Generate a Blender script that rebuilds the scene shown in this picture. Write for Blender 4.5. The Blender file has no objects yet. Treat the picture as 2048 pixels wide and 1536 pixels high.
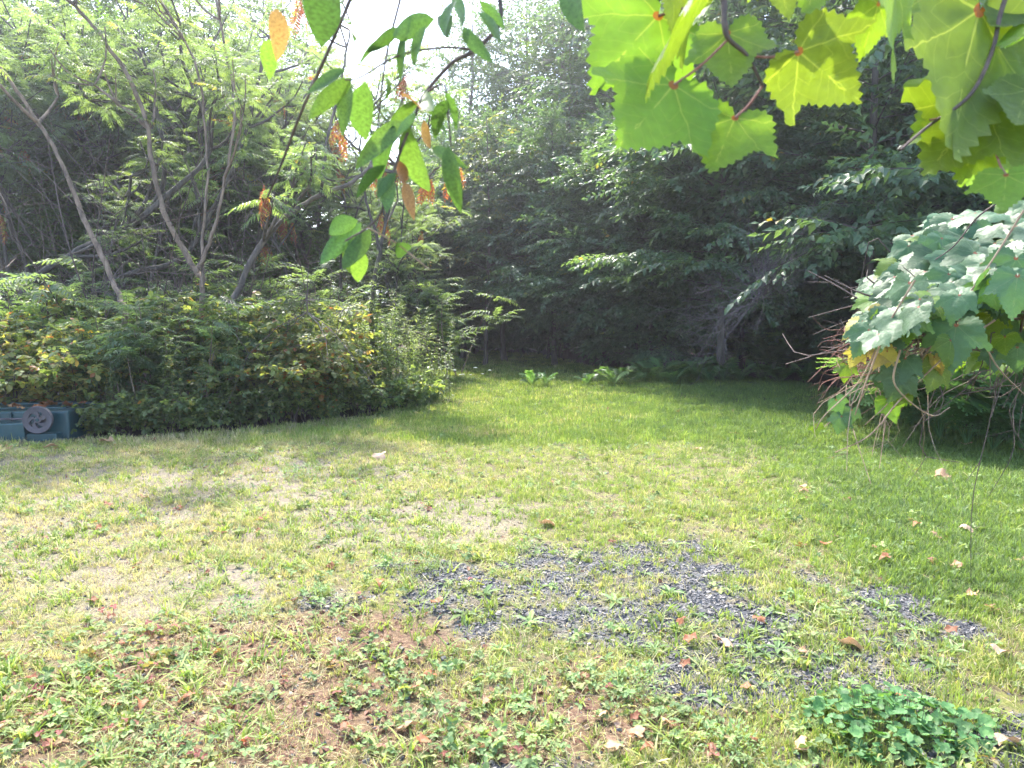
import bpy, math, random
import numpy as np
from mathutils import Vector, Matrix, Quaternion
R = math.radians
rng = np.random.default_rng(7)
random.seed(7)
SC = bpy.context.scene
COL = SC.collection

# ------------------------------------------------------------------ camera
F = 1538.0                      # focal length in photo pixels (photo 2048 x 1536)
CAM = np.array([0.0, 0.0, 1.5])
PITCH = math.atan((768 - 620) / F)
cam_d = bpy.data.cameras.new('camera'); cam = bpy.data.objects.new('camera', cam_d); COL.objects.link(cam)
cam.location = CAM; cam.rotation_euler = (math.pi / 2 - PITCH, 0, 0)
cam_d.sensor_width = 36; cam_d.lens = 36 * F / 2048
cam_d.clip_start = 0.05; cam_d.clip_end = 2000
cam_d.dof.use_dof = True; cam_d.dof.focus_distance = 7.0; cam_d.dof.aperture_fstop = 9.0
SC.camera = cam

# ------------------------------------------------------------------ sky, sun, exposure
SUN_AZ, SUN_EL = -16.0, 56.0
w = bpy.data.worlds.new('World'); SC.world = w; w.use_nodes = True
nt = w.node_tree; nt.nodes.clear()
sky = nt.nodes.new('ShaderNodeTexSky'); sky.sky_type = 'NISHITA'; sky.sun_disc = False
sky.sun_elevation = R(SUN_EL); sky.sun_rotation = R(SUN_AZ)
sky.air_density = 1.0; sky.dust_density = 2.0; sky.ozone_density = 1.0
bg = nt.nodes.new('ShaderNodeBackground'); bg.inputs[1].default_value = 0.15
out = nt.nodes.new('ShaderNodeOutputWorld')
nt.links.new(sky.outputs[0], bg.inputs[0]); nt.links.new(bg.outputs[0], out.inputs[0])
sd = bpy.data.lights.new('sun', 'SUN'); sun = bpy.data.objects.new('sun', sd); COL.objects.link(sun)
sd.energy = 2.35; sd.angle = R(1.0); sd.color = (1.0, 0.95, 0.86)
sv = Vector((math.sin(R(SUN_AZ)) * math.cos(R(SUN_EL)), math.cos(R(SUN_AZ)) * math.cos(R(SUN_EL)), math.sin(R(SUN_EL))))
sun.rotation_euler = sv.to_track_quat('Z', 'Y').to_euler(); sun.location = sv * 60
SC.view_settings.view_transform = 'Standard'; SC.view_settings.look = 'None'
SC.view_settings.exposure = 2.65; SC.view_settings.gamma = 1.0
SC.render.engine = 'CYCLES'
cy = SC.cycles
cy.max_bounces = 8; cy.diffuse_bounces = 6; cy.glossy_bounces = 1; cy.transmission_bounces = 6; cy.volume_bounces = 0
cy.use_denoising = True; cy.use_adaptive_sampling = True; cy.adaptive_threshold = .03; cy.caustics_reflective = False; cy.caustics_refractive = False
cy.sample_clamp_indirect = 8.0

# ------------------------------------------------------------------ pixel helpers (photo pixel -> world)
FW = np.array([0, math.cos(PITCH), -math.sin(PITCH)]); UP = np.array([0, math.sin(PITCH), math.cos(PITCH)]); RT = np.array([1.0, 0, 0])
def ray(u, v): return FW + RT * ((u - 1024) / F) - UP * ((v - 768) / F)
def at(u, v, Y):
    d = ray(u, v); return CAM + d * (Y / d[1])
def gnd(u, v):
    d = ray(u, v); return CAM + d * (1.5 / -d[2])
def to_px(x, y, z=0.0):
    dx, dy, dz = x - CAM[0], y - CAM[1], z - CAM[2]
    f = dy * FW[1] + dz * FW[2]; f = np.maximum(f, 0.05)
    up = dy * UP[1] + dz * UP[2]
    return 1024 + F * dx / f, 768 - F * up / f

# ------------------------------------------------------------------ noise
_lat = np.random.default_rng(3).random((256, 256))
def vnoise(x, y):
    xi = np.floor(x).astype(int); yi = np.floor(y).astype(int)
    fx = x - xi; fy = y - yi; fx = fx * fx * (3 - 2 * fx); fy = fy * fy * (3 - 2 * fy)
    a = _lat[xi % 256, yi % 256]; b = _lat[(xi + 1) % 256, yi % 256]
    c = _lat[xi % 256, (yi + 1) % 256]; d = _lat[(xi + 1) % 256, (yi + 1) % 256]
    return (a * (1 - fx) + b * fx) * (1 - fy) + (c * (1 - fx) + d * fx) * fy
def fbm(x, y, o=4):
    s = 0; a = .5; t = 0
    for k in range(o):
        s = s + a * vnoise(x * 2 ** k + 17.3 * k, y * 2 ** k + 5.1 * k); t += a; a *= .55
    return s / t
def sstep(a, b, x):
    t = np.clip((x - a) / (b - a), 0, 1); return t * t * (3 - 2 * t)

# ------------------------------------------------------------------ mesh builder
class MB:
    def __init__(s): s.v = []; s.f = []; s.n = 0
    def add(s, v, f, mat=0, tint=None, smooth=False):
        v = np.asarray(v, float); f = np.asarray(f, np.int64)
        if tint is None: tint = np.full(len(f), .5)
        s.v.append(v); s.f.append((f + s.n, mat, np.broadcast_to(np.asarray(tint, float), (len(f),)), smooth)); s.n += len(v)
        return s
    def mesh(s, name, mats):
        me = bpy.data.meshes.new(name)
        V = np.concatenate(s.v); nl = sum(f.size for f, *_ in s.f); nf = sum(len(f) for f, *_ in s.f)
        me.vertices.add(len(V)); me.vertices.foreach_set('co', V.astype(np.float32).ravel())
        me.loops.add(nl); me.polygons.add(nf)
        me.loops.foreach_set('vertex_index', np.concatenate([f.ravel() for f, *_ in s.f]).astype(np.int32))
        tot = np.concatenate([np.full(len(f), f.shape[1]) for f, *_ in s.f])
        st = np.concatenate([[0], np.cumsum(tot)[:-1]])
        me.polygons.foreach_set('loop_start', st.astype(np.int32))
        me.polygons.foreach_set('material_index', np.concatenate([np.full(len(f), m) for f, m, *_ in s.f]).astype(np.int32))
        me.polygons.foreach_set('use_smooth', np.concatenate([np.full(len(f), sm) for f, m, t, sm in s.f]))
        a = me.attributes.new('tint', 'FLOAT', 'FACE')
        a.data.foreach_set('value', np.concatenate([t for f, m, t, sm in s.f]).astype(np.float32))
        for m in (mats if isinstance(mats, (list, tuple)) else [mats]): me.materials.append(m)
        me.update(calc_edges=True); return me
def link(name, data, parent=None, loc=None, rot=None, scale=None):
    o = bpy.data.objects.new(name, data); COL.objects.link(o)
    if parent is not None: o.parent = parent
    if loc is not None: o.location = loc
    if rot is not None: o.rotation_euler = rot
    if scale is not None: o.scale = (scale,) * 3 if np.isscalar(scale) else scale
    return o
def thing(name, label, cat, loc=(0, 0, 0), rz=0.0, group=None, scale=None):
    o = link(name, None, None, loc, (0, 0, rz), scale); tag(o, label, cat, group); return o
def tag(o, label=None, cat=None, group=None, kind=None):
    if label: o['label'] = label
    if cat: o['category'] = cat
    if group: o['group'] = group
    if kind: o['kind'] = kind
    return o
def copy_tree(o, parent=None):
    c = o.copy(); COL.objects.link(c); c.parent = parent
    for ch in o.children: copy_tree(ch, c)
    return c

def nrm(a): return a / np.maximum(np.linalg.norm(a, axis=-1, keepdims=True), 1e-9)
def tube(P, r, sides=5):
    P = np.asarray(P, float); n = len(P); r = np.broadcast_to(np.asarray(r, float), (n,))
    t = nrm(np.gradient(P, axis=0))
    ref = np.array([0, 0, 1.0]) if abs(t[0][2]) < .9 else np.array([1.0, 0, 0])
    u = np.cross(t[0], ref); u /= np.linalg.norm(u); us = []
    for k in range(n):
        u = u - t[k] * np.dot(u, t[k]); u = u / (np.linalg.norm(u) + 1e-9); us.append(u)
    us = np.array(us); vs = np.cross(t, us)
    a = np.arange(sides) * 2 * math.pi / sides
    V = P[:, None] + r[:, None, None] * (np.cos(a)[None, :, None] * us[:, None] + np.sin(a)[None, :, None] * vs[:, None])
    i = np.arange(n - 1)[:, None] * sides; j = np.arange(sides)[None]; j2 = (j + 1) % sides
    f = np.stack([i + j, i + j2, i + sides + j2, i + sides + j], -1).reshape(-1, 4)
    return V.reshape(-1, 3), f
def spline(P, n):
    P = np.asarray(P, float)
    if len(P) < 3: return P[0] + (P[-1] - P[0]) * np.linspace(0, 1, n)[:, None]
    Q = np.vstack([2 * P[0] - P[1], P, 2 * P[-1] - P[-2]]); out_ = []
    for t in np.linspace(0, len(P) - 1 - 1e-6, n):
        k = int(t); s = t - k; a, b, c, d = Q[k:k + 4]
        out_.append(.5 * ((2 * b) + (c - a) * s + (2 * a - 5 * b + 4 * c - d) * s * s + (3 * b - a - 3 * c + d) * s ** 3))
    return np.array(out_)
def frames(d, up):
    """matrices whose columns are x, y(=d), z(~up)"""
    d = nrm(d); x = nrm(np.cross(d, up)); z = np.cross(x, d)
    return np.stack([x, d, z], -1)
def inst(tv, tf, M, T):
    V = np.einsum('mij,vj->mvi', M, tv) + T[:, None]
    Fc = tf[None] + (np.arange(len(M)) * len(tv))[:, None, None]
    return V.reshape(-1, 3), Fc.reshape(-1, tf.shape[1])

# ------------------------------------------------------------------ materials
def new_mat(name):
    m = bpy.data.materials.new(name); m.use_nodes = True; m.node_tree.nodes.clear(); return m, m.node_tree.nodes, m.node_tree.links
def ramp(nodes, stops, interp='LINEAR'):
    r = nodes.new('ShaderNodeValToRGB'); cr = r.color_ramp; cr.interpolation = interp
    while len(cr.elements) > 1: cr.elements.remove(cr.elements[-1])
    cr.elements[0].position = stops[0][0]; cr.elements[0].color = (*stops[0][1], 1)
    for p, c in stops[1:]:
        e = cr.elements.new(p); e.color = (*c, 1)
    return r
def leaf_mat(name, stops, trans=.4, rough=.45, spec=.5, tgain=1.6, instancer=False, tshift=(1.25, 1.15, .45), noise=0):
    """thin leaf: glossy skin, diffuse face, light coming through"""
    m, N, L = new_mat(name)
    a = N.new('ShaderNodeAttribute'); a.attribute_name = 'tint'
    if instancer:
        b = N.new('ShaderNodeAttribute'); b.attribute_name = 'itint'; b.attribute_type = 'INSTANCER'
        mx = N.new('ShaderNodeMath'); mx.operation = 'MULTIPLY_ADD'; mx.inputs[1].default_value = .35
        L.new(a.outputs['Fac'], mx.inputs[0]); L.new(b.outputs['Fac'], mx.inputs[2]); fac = mx.outputs[0]
    else: fac = a.outputs['Fac']
    rp = ramp(N, stops); L.new(fac, rp.inputs[0]); colr = rp.outputs[0]
    if noise:
        nz = N.new('ShaderNodeTexNoise'); nz.inputs['Scale'].default_value = noise; nz.inputs['Detail'].default_value = 3
        tc = N.new('ShaderNodeTexCoord'); L.new(tc.outputs['Object'], nz.inputs['Vector'])
        hm = N.new('ShaderNodeHueSaturation'); mr = N.new('ShaderNodeMapRange')
        mr.inputs[1].default_value = .3; mr.inputs[2].default_value = .7; mr.inputs[3].default_value = .65; mr.inputs[4].default_value = 1.3
        L.new(nz.outputs[0], mr.inputs[0]); L.new(mr.outputs[0], hm.inputs['Value']); L.new(colr, hm.inputs['Color']); colr = hm.outputs[0]
    oi = N.new('ShaderNodeObjectInfo'); mr2 = N.new('ShaderNodeMapRange'); mr2.inputs[3].default_value = .72; mr2.inputs[4].default_value = 1.32; L.new(oi.outputs['Random'], mr2.inputs[0])
    hv = N.new('ShaderNodeHueSaturation'); L.new(mr2.outputs[0], hv.inputs['Value']); L.new(colr, hv.inputs['Color']); colr = hv.outputs[0]
    p = N.new('ShaderNodeBsdfPrincipled'); p.inputs['Roughness'].default_value = rough
    p.inputs['Specular IOR Level'].default_value = spec; L.new(colr, p.inputs['Base Color'])
    t = N.new('ShaderNodeBsdfTranslucent'); mc = N.new('ShaderNodeVectorMath'); mc.operation = 'MULTIPLY'
    mc.inputs[1].default_value = tuple(tgain * k for k in tshift); L.new(colr, mc.inputs[0]); L.new(mc.outputs[0], t.inputs['Color'])
    mix = N.new('ShaderNodeMixShader'); mix.inputs[0].default_value = trans
    L.new(p.outputs[0], mix.inputs[1]); L.new(t.outputs[0], mix.inputs[2])
    o = N.new('ShaderNodeOutputMaterial'); L.new(mix.outputs[0], o.inputs[0]); return m
def bark_mat(name, c0, c1, scale=14, rough=.9):
    m, N, L = new_mat(name)
    tc = N.new('ShaderNodeTexCoord'); mp = N.new('ShaderNodeMapping'); mp.inputs['Scale'].default_value = (1, 1, .25)
    nz = N.new('ShaderNodeTexNoise'); nz.inputs['Scale'].default_value = scale; nz.inputs['Detail'].default_value = 6
    L.new(tc.outputs['Object'], mp.inputs[0]); L.new(mp.outputs[0], nz.inputs['Vector'])
    rp = ramp(N, [(.36, c0), (.62, c1)]); L.new(nz.outputs[0], rp.inputs[0]); nz.inputs['Roughness'].default_value = .7
    p = N.new('ShaderNodeBsdfPrincipled'); p.inputs['Roughness'].default_value = rough; L.new(rp.outputs[0], p.inputs['Base Color'])
    bm = N.new('ShaderNodeBump'); bm.inputs['Strength'].default_value = .5; bm.inputs['Distance'].default_value = .01
    L.new(nz.outputs[0], bm.inputs['Height']); L.new(bm.outputs[0], p.inputs['Normal'])
    o = N.new('ShaderNodeOutputMaterial'); L.new(p.outputs[0], o.inputs[0]); return m
def plain_mat(name, c0, c1, rough=.5, scale=8, spec=.5):
    m = bark_mat(name, c0, c1, scale, rough); return m

M = {}
M['forest'] = leaf_mat('forest_leaf', [(0, (.042, .086, .050)), (.5, (.070, .132, .072)), (.86, (.10, .165, .076)), (.97, (.14, .16, .03)), (1, (.22, .17, .04))], .42, .42, .55, 2.0)
M['forest_light'] = leaf_mat('light_forest_leaf', [(0, (.035, .075, .022)), (.6, (.06, .115, .03)), (.9, (.11, .15, .035)), (1, (.22, .20, .04))], .48, .52, .3)
M['yellow_leaf'] = leaf_mat('yellowing_leaf', [(0, (.07, .115, .035)), (.6, (.13, .165, .045)), (1, (.24, .22, .06))], .45, .45)
M['sumac'] = leaf_mat('sumac_leaf', [(0, (.065, .11, .065)), (.6, (.10, .155, .08)), (.84, (.14, .19, .07)), (.9, (.24, .21, .05)), (.96, (.20, .07, .04)), (1, (.17, .05, .035))], .56, .45, .45, 2.1)
M['bramble'] = leaf_mat('bramble_leaf', [(0, (.065, .105, .045)), (.5, (.12, .17, .07)), (.75, (.18, .21, .085)), (.92, (.24, .22, .09)), (1, (.22, .09, .035))], .54, .45, .45, 2.1)
M['goldenrod'] = leaf_mat('goldenrod_leaf', [(0, (.085, .13, .07)), (.6, (.135, .19, .095)), (.9, (.19, .235, .11)), (1, (.22, .20, .07))], .54, .45, .45, 2.1)
M['fern'] = leaf_mat('fern_frond', [(0, (.05, .11, .045)), (.6, (.085, .17, .07)), (.9, (.13, .21, .085)), (1, (.24, .22, .08))], .48, .45, .45, 1.9)
M['grass'] = leaf_mat('grass_blade', [(0, (.075, .125, .045)), (.3, (.11, .17, .05)), (.55, (.16, .235, .05)), (.75, (.25, .30, .08)), (.9, (.36, .34, .17)), (1.0, (.40, .34, .22))], .42, .55, .3, 1.3, True, (1.15, 1.15, .6))
M['strawberry'] = leaf_mat('strawberry_leaf', [(0, (.09, .155, .06)), (.45, (.16, .235, .09)), (.75, (.25, .30, .11)), (.9, (.24, .13, .08)), (1, (.24, .08, .07))], .30, .6, .25, 1.3, True)
M['litter'] = leaf_mat('dead_leaf_litter', [(0, (.10, .045, .035)), (.4, (.17, .075, .05)), (.7, (.25, .14, .09)), (1, (.34, .25, .18))], .15, .7, .3, 1.2, True, (1.1, 1, .8))
M['rosette'] = leaf_mat('weed_leaf', [(0, (.07, .13, .05)), (.5, (.12, .20, .07)), (1, (.20, .27, .09))], .3, .55, .3)
M['ground_ivy'] = leaf_mat('ground_ivy_leaf', [(0, (.05, .13, .045)), (.6, (.085, .19, .065)), (1, (.13, .25, .085))], .3, .6, .25)
M['fallen'] = leaf_mat('fallen_leaf', [(0, (.16, .05, .025)), (.35, (.30, .12, .05)), (.6, (.42, .27, .16)), (.8, (.62, .45, .38)), (1, (.72, .58, .50))], .15, .6, .3, 1.1, False, (1, .95, .85), 30)
M['branch_leaf'] = leaf_mat('branch_leaf', [(0, (.045, .10, .03)), (.5, (.07, .14, .035)), (.78, (.10, .18, .04)), (.86, (.33, .20, .07)), (1, (.26, .11, .06))], .36, .45, .4, 1.6, False, (1.2, 1.15, .5), 25)
M['white_flower'] = leaf_mat('white_petal', [(0, (.75, .76, .70)), (1, (.85, .85, .80))], .3, .6, .3, 1, False, (1, 1, 1))
M['yellow_flower'] = leaf_mat('yellow_petal', [(0, (.75, .50, .02)), (1, (.85, .62, .04))], .35, .5, .3, 1, False, (1, 1, .6))
M['bark'] = bark_mat('dark_bark', (.035, .028, .024), (.10, .085, .072))
M['bark_grey'] = bark_mat('grey_bark', (.04, .032, .028), (.15, .12, .10), 9)
M['sumac_bark'] = bark_mat('sumac_bark', (.075, .052, .04), (.25, .18, .13), 10)
M['twig'] = bark_mat('twig_bark', (.045, .032, .028), (.13, .095, .08), 40)
M['red_twig'] = bark_mat('red_twig_bark', (.17, .07, .055), (.33, .17, .13), 60)
M['tan_twig'] = bark_mat('tan_twig_bark', (.20, .13, .085), (.36, .26, .18), 50)
M['brush_twig'] = bark_mat('dead_twig_bark', (.055, .045, .05), (.14, .115, .12), 50)
M['green_stem'] = bark_mat('green_stem', (.08, .10, .04), (.16, .15, .07), 40)

# ------------------------------------------------------------------ ground fields (where gravel, litter, moss and lush grass lie)
def blob(u, v, items, n):
    m = np.zeros_like(u)
    for (a, b, rx, ry) in items:
        d = np.sqrt(((u - a) / rx) ** 2 + ((v - b) / ry) ** 2)
        m = np.maximum(m, sstep(1.25, .55, d + (n - .5) * 1.5))
    return m
GRAVEL = [(1230, 1190, 340, 85), (1020, 1235, 190, 50), (860, 1145, 120, 25), (1640, 1300, 260, 100), (1760, 1350, 170, 80), (1450, 1370, 220, 60), (1340, 1120, 150, 45),
          (1980, 1500, 190, 60), (660, 1200, 90, 18), (1750, 1230, 140, 50), (1060, 1530, 120, 20), (1900, 1260, 110, 35), (1400, 1260, 260, 60)]
LITTER = [(430, 1400, 560, 170), (1000, 1440, 320, 110), (150, 1480, 260, 70), (700, 1290, 300, 70), (350, 1290, 260, 60), (1250, 1440, 220, 70)]
TAN = [(140, 1040, 480, 150), (520, 960, 330, 60), (300, 1180, 340, 70), (780, 1040, 300, 60)]
def fields(x, y):
    u, v = to_px(x, y)
    n1 = fbm(x * 1.7 + 3, y * 1.7 + 9, 4); n2 = fbm(x * 4.1 + 31, y * 4.1 + 2, 3)
    nn = .5 * n1 + .5 * n2
    near = sstep(13.0, 9.0, y)
    g = np.clip(blob(u, v, GRAVEL, nn) * (.35 + 1.1 * sstep(.33, .56, fbm(x * 6 + 7, y * 6 + 3, 3))), 0, 1) * near; l = blob(u, v, LITTER, nn) * near; t = blob(u, v, TAN, nn) * near
    lush = np.clip(sstep(0, 260, u - (1330 + (v - 760) * .62) + (n1 - .5) * 260) * sstep(1330, 1180, v + (u - 1700) * .1) + sstep(930, 830, v + (n1 - .5) * 80), 0, 1)
    return g, l, t, lush, n1, n2, u, v
def zf(x, y): return (fbm(x * .5 + 40, y * .5 + 11, 3) - .5) * .10

# ------------------------------------------------------------------ ground sheet
def axis(parts): return np.unique(np.concatenate([np.linspace(a, b, n) for a, b, n in parts]))
xs = axis([(-400, -30, 14), (-30, -9, 30), (-9, -4, 70), (-4, 4, 200), (4, 9, 70), (9, 30, 30), (30, 400, 14)])
ys = axis([(-60, 0, 12), (0, 2, 12), (2, 6, 120), (6, 12, 100), (12, 30, 60), (30, 70, 20), (70, 900, 20)])
X, Y = np.meshgrid(xs, ys); fx, fy = X.ravel(), Y.ravel()
Z = zf(fx, fy) * sstep(60, 30, np.abs(fx)) * sstep(80, 40, fy)
nx = len(xs); i = (np.arange(len(ys) - 1)[:, None] * nx + np.arange(nx - 1)[None]).ravel()
gf = np.stack([i, i + 1, i + nx + 1, i + nx], -1)
mb = MB(); mb.add(np.stack([fx, fy, Z], -1), gf, smooth=True)
m, N, L = new_mat('ground_soil')
tc = N.new('ShaderNodeTexCoord')
def noise_node(scale, det=5, rough=.6):
    n = N.new('ShaderNodeTexNoise'); n.inputs['Scale'].default_value = scale; n.inputs['Detail'].default_value = det; n.inputs['Roughness'].default_value = rough
    L.new(tc.outputs['Object'], n.inputs['Vector']); return n
def attr(nm):
    a = N.new('ShaderNodeAttribute'); a.attribute_name = nm; return a.outputs['Fac']
def mixc(f, a, b):
    x = N.new('ShaderNodeMix'); x.data_type = 'RGBA'
    L.new(f, x.inputs[0]); L.new(a, x.inputs[6]); L.new(b, x.inputs[7]); return x.outputs[2]
nA = noise_node(9); nB = noise_node(45, 6, .7); nC = noise_node(2.2)
soil = ramp(N, [(.3, (.075, .055, .035)), (.5, (.13, .105, .06)), (.7, (.20, .165, .09))]); L.new(nB.outputs[0], soil.inputs[0])
moss = ramp(N, [(.3, (.09, .11, .03)), (.55, (.16, .17, .045)), (.75, (.25, .19, .06))]); L.new(nB.outputs[0], moss.inputs[0])
tan_ = ramp(N, [(.3, (.11, .095, .085)), (.5, (.19, .155, .125)), (.7, (.28, .23, .19))]); L.new(nB.outputs[0], tan_.inputs[0])
lit = ramp(N, [(.32, (.065, .035, .028)), (.5, (.14, .075, .05)), (.68, (.24, .16, .11))]); L.new(nB.outputs[0], lit.inputs[0])
lush = ramp(N, [(.3, (.045, .06, .02)), (.6, (.085, .115, .03)), (.75, (.12, .14, .04))]); L.new(nB.outputs[0], lush.inputs[0])
vor = N.new('ShaderNodeTexVoronoi'); vor.inputs['Scale'].default_value = 75; L.new(tc.outputs['Object'], vor.inputs['Vector'])
sep = N.new('ShaderNodeSeparateColor'); L.new(vor.outputs['Color'], sep.inputs[0])
grv = ramp(N, [(0, (.03, .033, .04)), (.5, (.075, .078, .086)), (.85, (.13, .13, .135)), (1, (.24, .22, .21))]); L.new(sep.outputs[0], grv.inputs[0])
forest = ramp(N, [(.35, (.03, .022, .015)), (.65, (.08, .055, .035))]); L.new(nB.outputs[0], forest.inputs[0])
thr = N.new('ShaderNodeMapRange'); thr.inputs[1].default_value = .45; thr.inputs[2].default_value = .58; L.new(nA.outputs[0], thr.inputs[0])
c = mixc(thr.outputs[0], soil.outputs[0], moss.outputs[0])
c = mixc(attr('tan'), c, tan_.outputs[0]); c = mixc(attr('litter'), c, lit.outputs[0]); c = mixc(attr('lush'), c, lush.outputs[0])
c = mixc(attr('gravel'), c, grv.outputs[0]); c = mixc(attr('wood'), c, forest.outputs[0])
p = N.new('ShaderNodeBsdfPrincipled'); p.inputs['Roughness'].default_value = .9; p.inputs['Specular IOR Level'].default_value = .25; L.new(c, p.inputs['Base Color'])
bm = N.new('ShaderNodeBump'); bm.inputs['Strength'].default_value = .9; bm.inputs['Distance'].default_value = .02
L.new(nB.outputs[0], bm.inputs['Height']); L.new(bm.outputs[0], p.inputs['Normal'])
o_ = N.new('ShaderNodeOutputMaterial'); L.new(p.outputs[0], o_.inputs[0]); M['ground'] = m
gme = mb.mesh('ground', m)
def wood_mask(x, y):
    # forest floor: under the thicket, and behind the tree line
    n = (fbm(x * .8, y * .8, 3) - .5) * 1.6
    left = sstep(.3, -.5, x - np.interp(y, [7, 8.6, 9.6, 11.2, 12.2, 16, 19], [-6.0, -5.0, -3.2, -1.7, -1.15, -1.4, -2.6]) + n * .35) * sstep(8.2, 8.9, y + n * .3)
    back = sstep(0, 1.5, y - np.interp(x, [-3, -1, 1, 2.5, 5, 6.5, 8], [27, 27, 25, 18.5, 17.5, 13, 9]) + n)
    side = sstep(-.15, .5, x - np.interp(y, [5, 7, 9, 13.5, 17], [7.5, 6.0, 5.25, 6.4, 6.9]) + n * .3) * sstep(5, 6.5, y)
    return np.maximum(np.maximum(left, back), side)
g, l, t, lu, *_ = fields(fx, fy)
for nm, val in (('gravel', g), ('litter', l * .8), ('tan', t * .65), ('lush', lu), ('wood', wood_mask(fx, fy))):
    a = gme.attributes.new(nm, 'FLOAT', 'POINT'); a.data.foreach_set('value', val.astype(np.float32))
tag(link('ground', gme), 'mown clearing of thin grass, gravel and bare soil', 'ground', kind='structure')

# ------------------------------------------------------------------ scatter (one 'stuff' object each, geometry nodes)
def scatter(name, label, pts, rotz, tilt, scl, idx, itint, meshes, cat):
    me = bpy.data.meshes.new(name); me.vertices.add(len(pts)); me.vertices.foreach_set('co', pts.astype(np.float32).ravel())
    rot = np.stack([tilt[:, 0], tilt[:, 1], rotz], -1)
    a = me.attributes.new('rot', 'FLOAT_VECTOR', 'POINT'); a.data.foreach_set('vector', rot.astype(np.float32).ravel())
    for nm, val in (('scl', scl), ('itint', itint)):
        a = me.attributes.new(nm, 'FLOAT', 'POINT'); a.data.foreach_set('value', val.astype(np.float32))
    a = me.attributes.new('idx', 'INT', 'POINT'); a.data.foreach_set('value', idx.astype(np.int32))
    o = link(name, me); tag(o, label, cat, kind='stuff')
    ng = bpy.data.node_groups.new(name, 'GeometryNodeTree')
    ng.interface.new_socket('Geometry', in_out='INPUT', socket_type='NodeSocketGeometry'); ng.interface.new_socket('Geometry', in_out='OUTPUT', socket_type='NodeSocketGeometry')
    N, L = ng.nodes, ng.links
    gi = N.new('NodeGroupInput'); go = N.new('NodeGroupOutput')
    jn = N.new('GeometryNodeJoinGeometry')
    for k, ms in enumerate(meshes):
        src = bpy.data.objects.new(name + '_source', ms)
        oi = N.new('GeometryNodeObjectInfo'); oi.inputs['Object'].default_value = src
        g2 = N.new('GeometryNodeGeometryToInstance'); L.new(oi.outputs['Geometry'], g2.inputs[0]); L.new(g2.outputs[0], jn.inputs[0])
    ip = N.new('GeometryNodeInstanceOnPoints'); L.new(gi.outputs[0], ip.inputs['Points']); L.new(jn.outputs[0], ip.inputs['Instance'])
    ip.inputs['Pick Instance'].default_value = True
    def na(nm, ty):
        n = N.new('GeometryNodeInputNamedAttribute'); n.data_type = ty; n.inputs[0].default_value = nm; return n.outputs[0]
    L.new(na('idx', 'INT'), ip.inputs['Instance Index'])
    er = N.new('FunctionNodeEulerToRotation'); L.new(na('rot', 'FLOAT_VECTOR'), er.inputs[0]); L.new(er.outputs[0], ip.inputs['Rotation'])
    L.new(na('scl', 'FLOAT'), ip.inputs['Scale'])
    L.new(ip.outputs[0], go.inputs[0])
    md = o.modifiers.new('scatter', 'NODES'); md.node_group = ng
    return o

def grass_tuft(n, h, wd, spread, lean, seed, flop=0.5):
    r = np.random.default_rng(seed); mb = MB()
    for k in range(n):
        a = r.random() * 6.283; d = np.array([math.cos(a), math.sin(a), 0]); s = np.array([-d[1], d[0], 0])
        b = np.array([*(r.normal(0, spread, 2)), -0.004]); H = h * r.uniform(.5, 1.15); ln = lean * r.uniform(.2, 1.4); W = wd * r.uniform(.7, 1.3)
        q = np.array([0, .4, .75, 1.0]); P = b + d * (ln * H * q ** 1.6)[:, None] + np.array([0, 0, 1.0]) * (H * (q - flop * ln * .5 * q ** 2.2))[:, None]
        ww = W * np.array([.8, 1.0, .7, 0])
        V = np.concatenate([P[:3] - s * ww[:3, None] / 2, P[:3] + s * ww[:3, None] / 2, P[3:4]])
        tn = r.random()
        mb.add(V, [[0, 3, 4, 1], [1, 4, 5, 2]], 0, tn); mb.v.append(np.zeros((0, 3)))
        mb.f.append((np.array([[2, 5, 6]]) + mb.n - 7, 0, np.array([tn]), False))
    return mb.mesh('grass_tuft', M['grass'])
TUFT = [grass_tuft(16, .055, .0042, .022, .7, s) for s in (1, 2, 3)]
CRAB = [grass_tuft(9, .075, .0075, .012, 1.1, s, .55) for s in (11, 12, 13)]
FARG = [grass_tuft(22, .085, .007, .05, .55, s) for s in (21, 22, 23)]

def sample(n, d0, d1, p=1.0, half=.95, seed=0):
    r = np.random.default_rng(seed)
    t = r.random(n); d = (d0 ** p + (d1 ** p - d0 ** p) * t) ** (1 / p)
    x = (r.random(n) * 2 - 1) * (half * d + .6); return x, d, r
def ok_ground(x, y): return 1 - wood_mask(x, y)
def pts3(x, y): return np.stack([x, y, zf(x, y)], -1)

def field_scatter(name, label, n, d0, d1, dens, scale, tint, meshes, seed, tiltamp=.15, p=1.0, cat='grass'):
    x, y, r = sample(n, d0, d1, p, seed=seed)
    k = r.random(n) < dens(x, y, r); x, y = x[k], y[k]; m_ = len(x)
    sc = scale(x, y, r); tn = tint(x, y, r)
    return scatter(name, label, pts3(x, y), r.random(m_) * 6.283, r.normal(0, tiltamp, (m_, 2)), sc, r.integers(0, len(meshes), m_), tn, meshes, cat)

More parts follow.
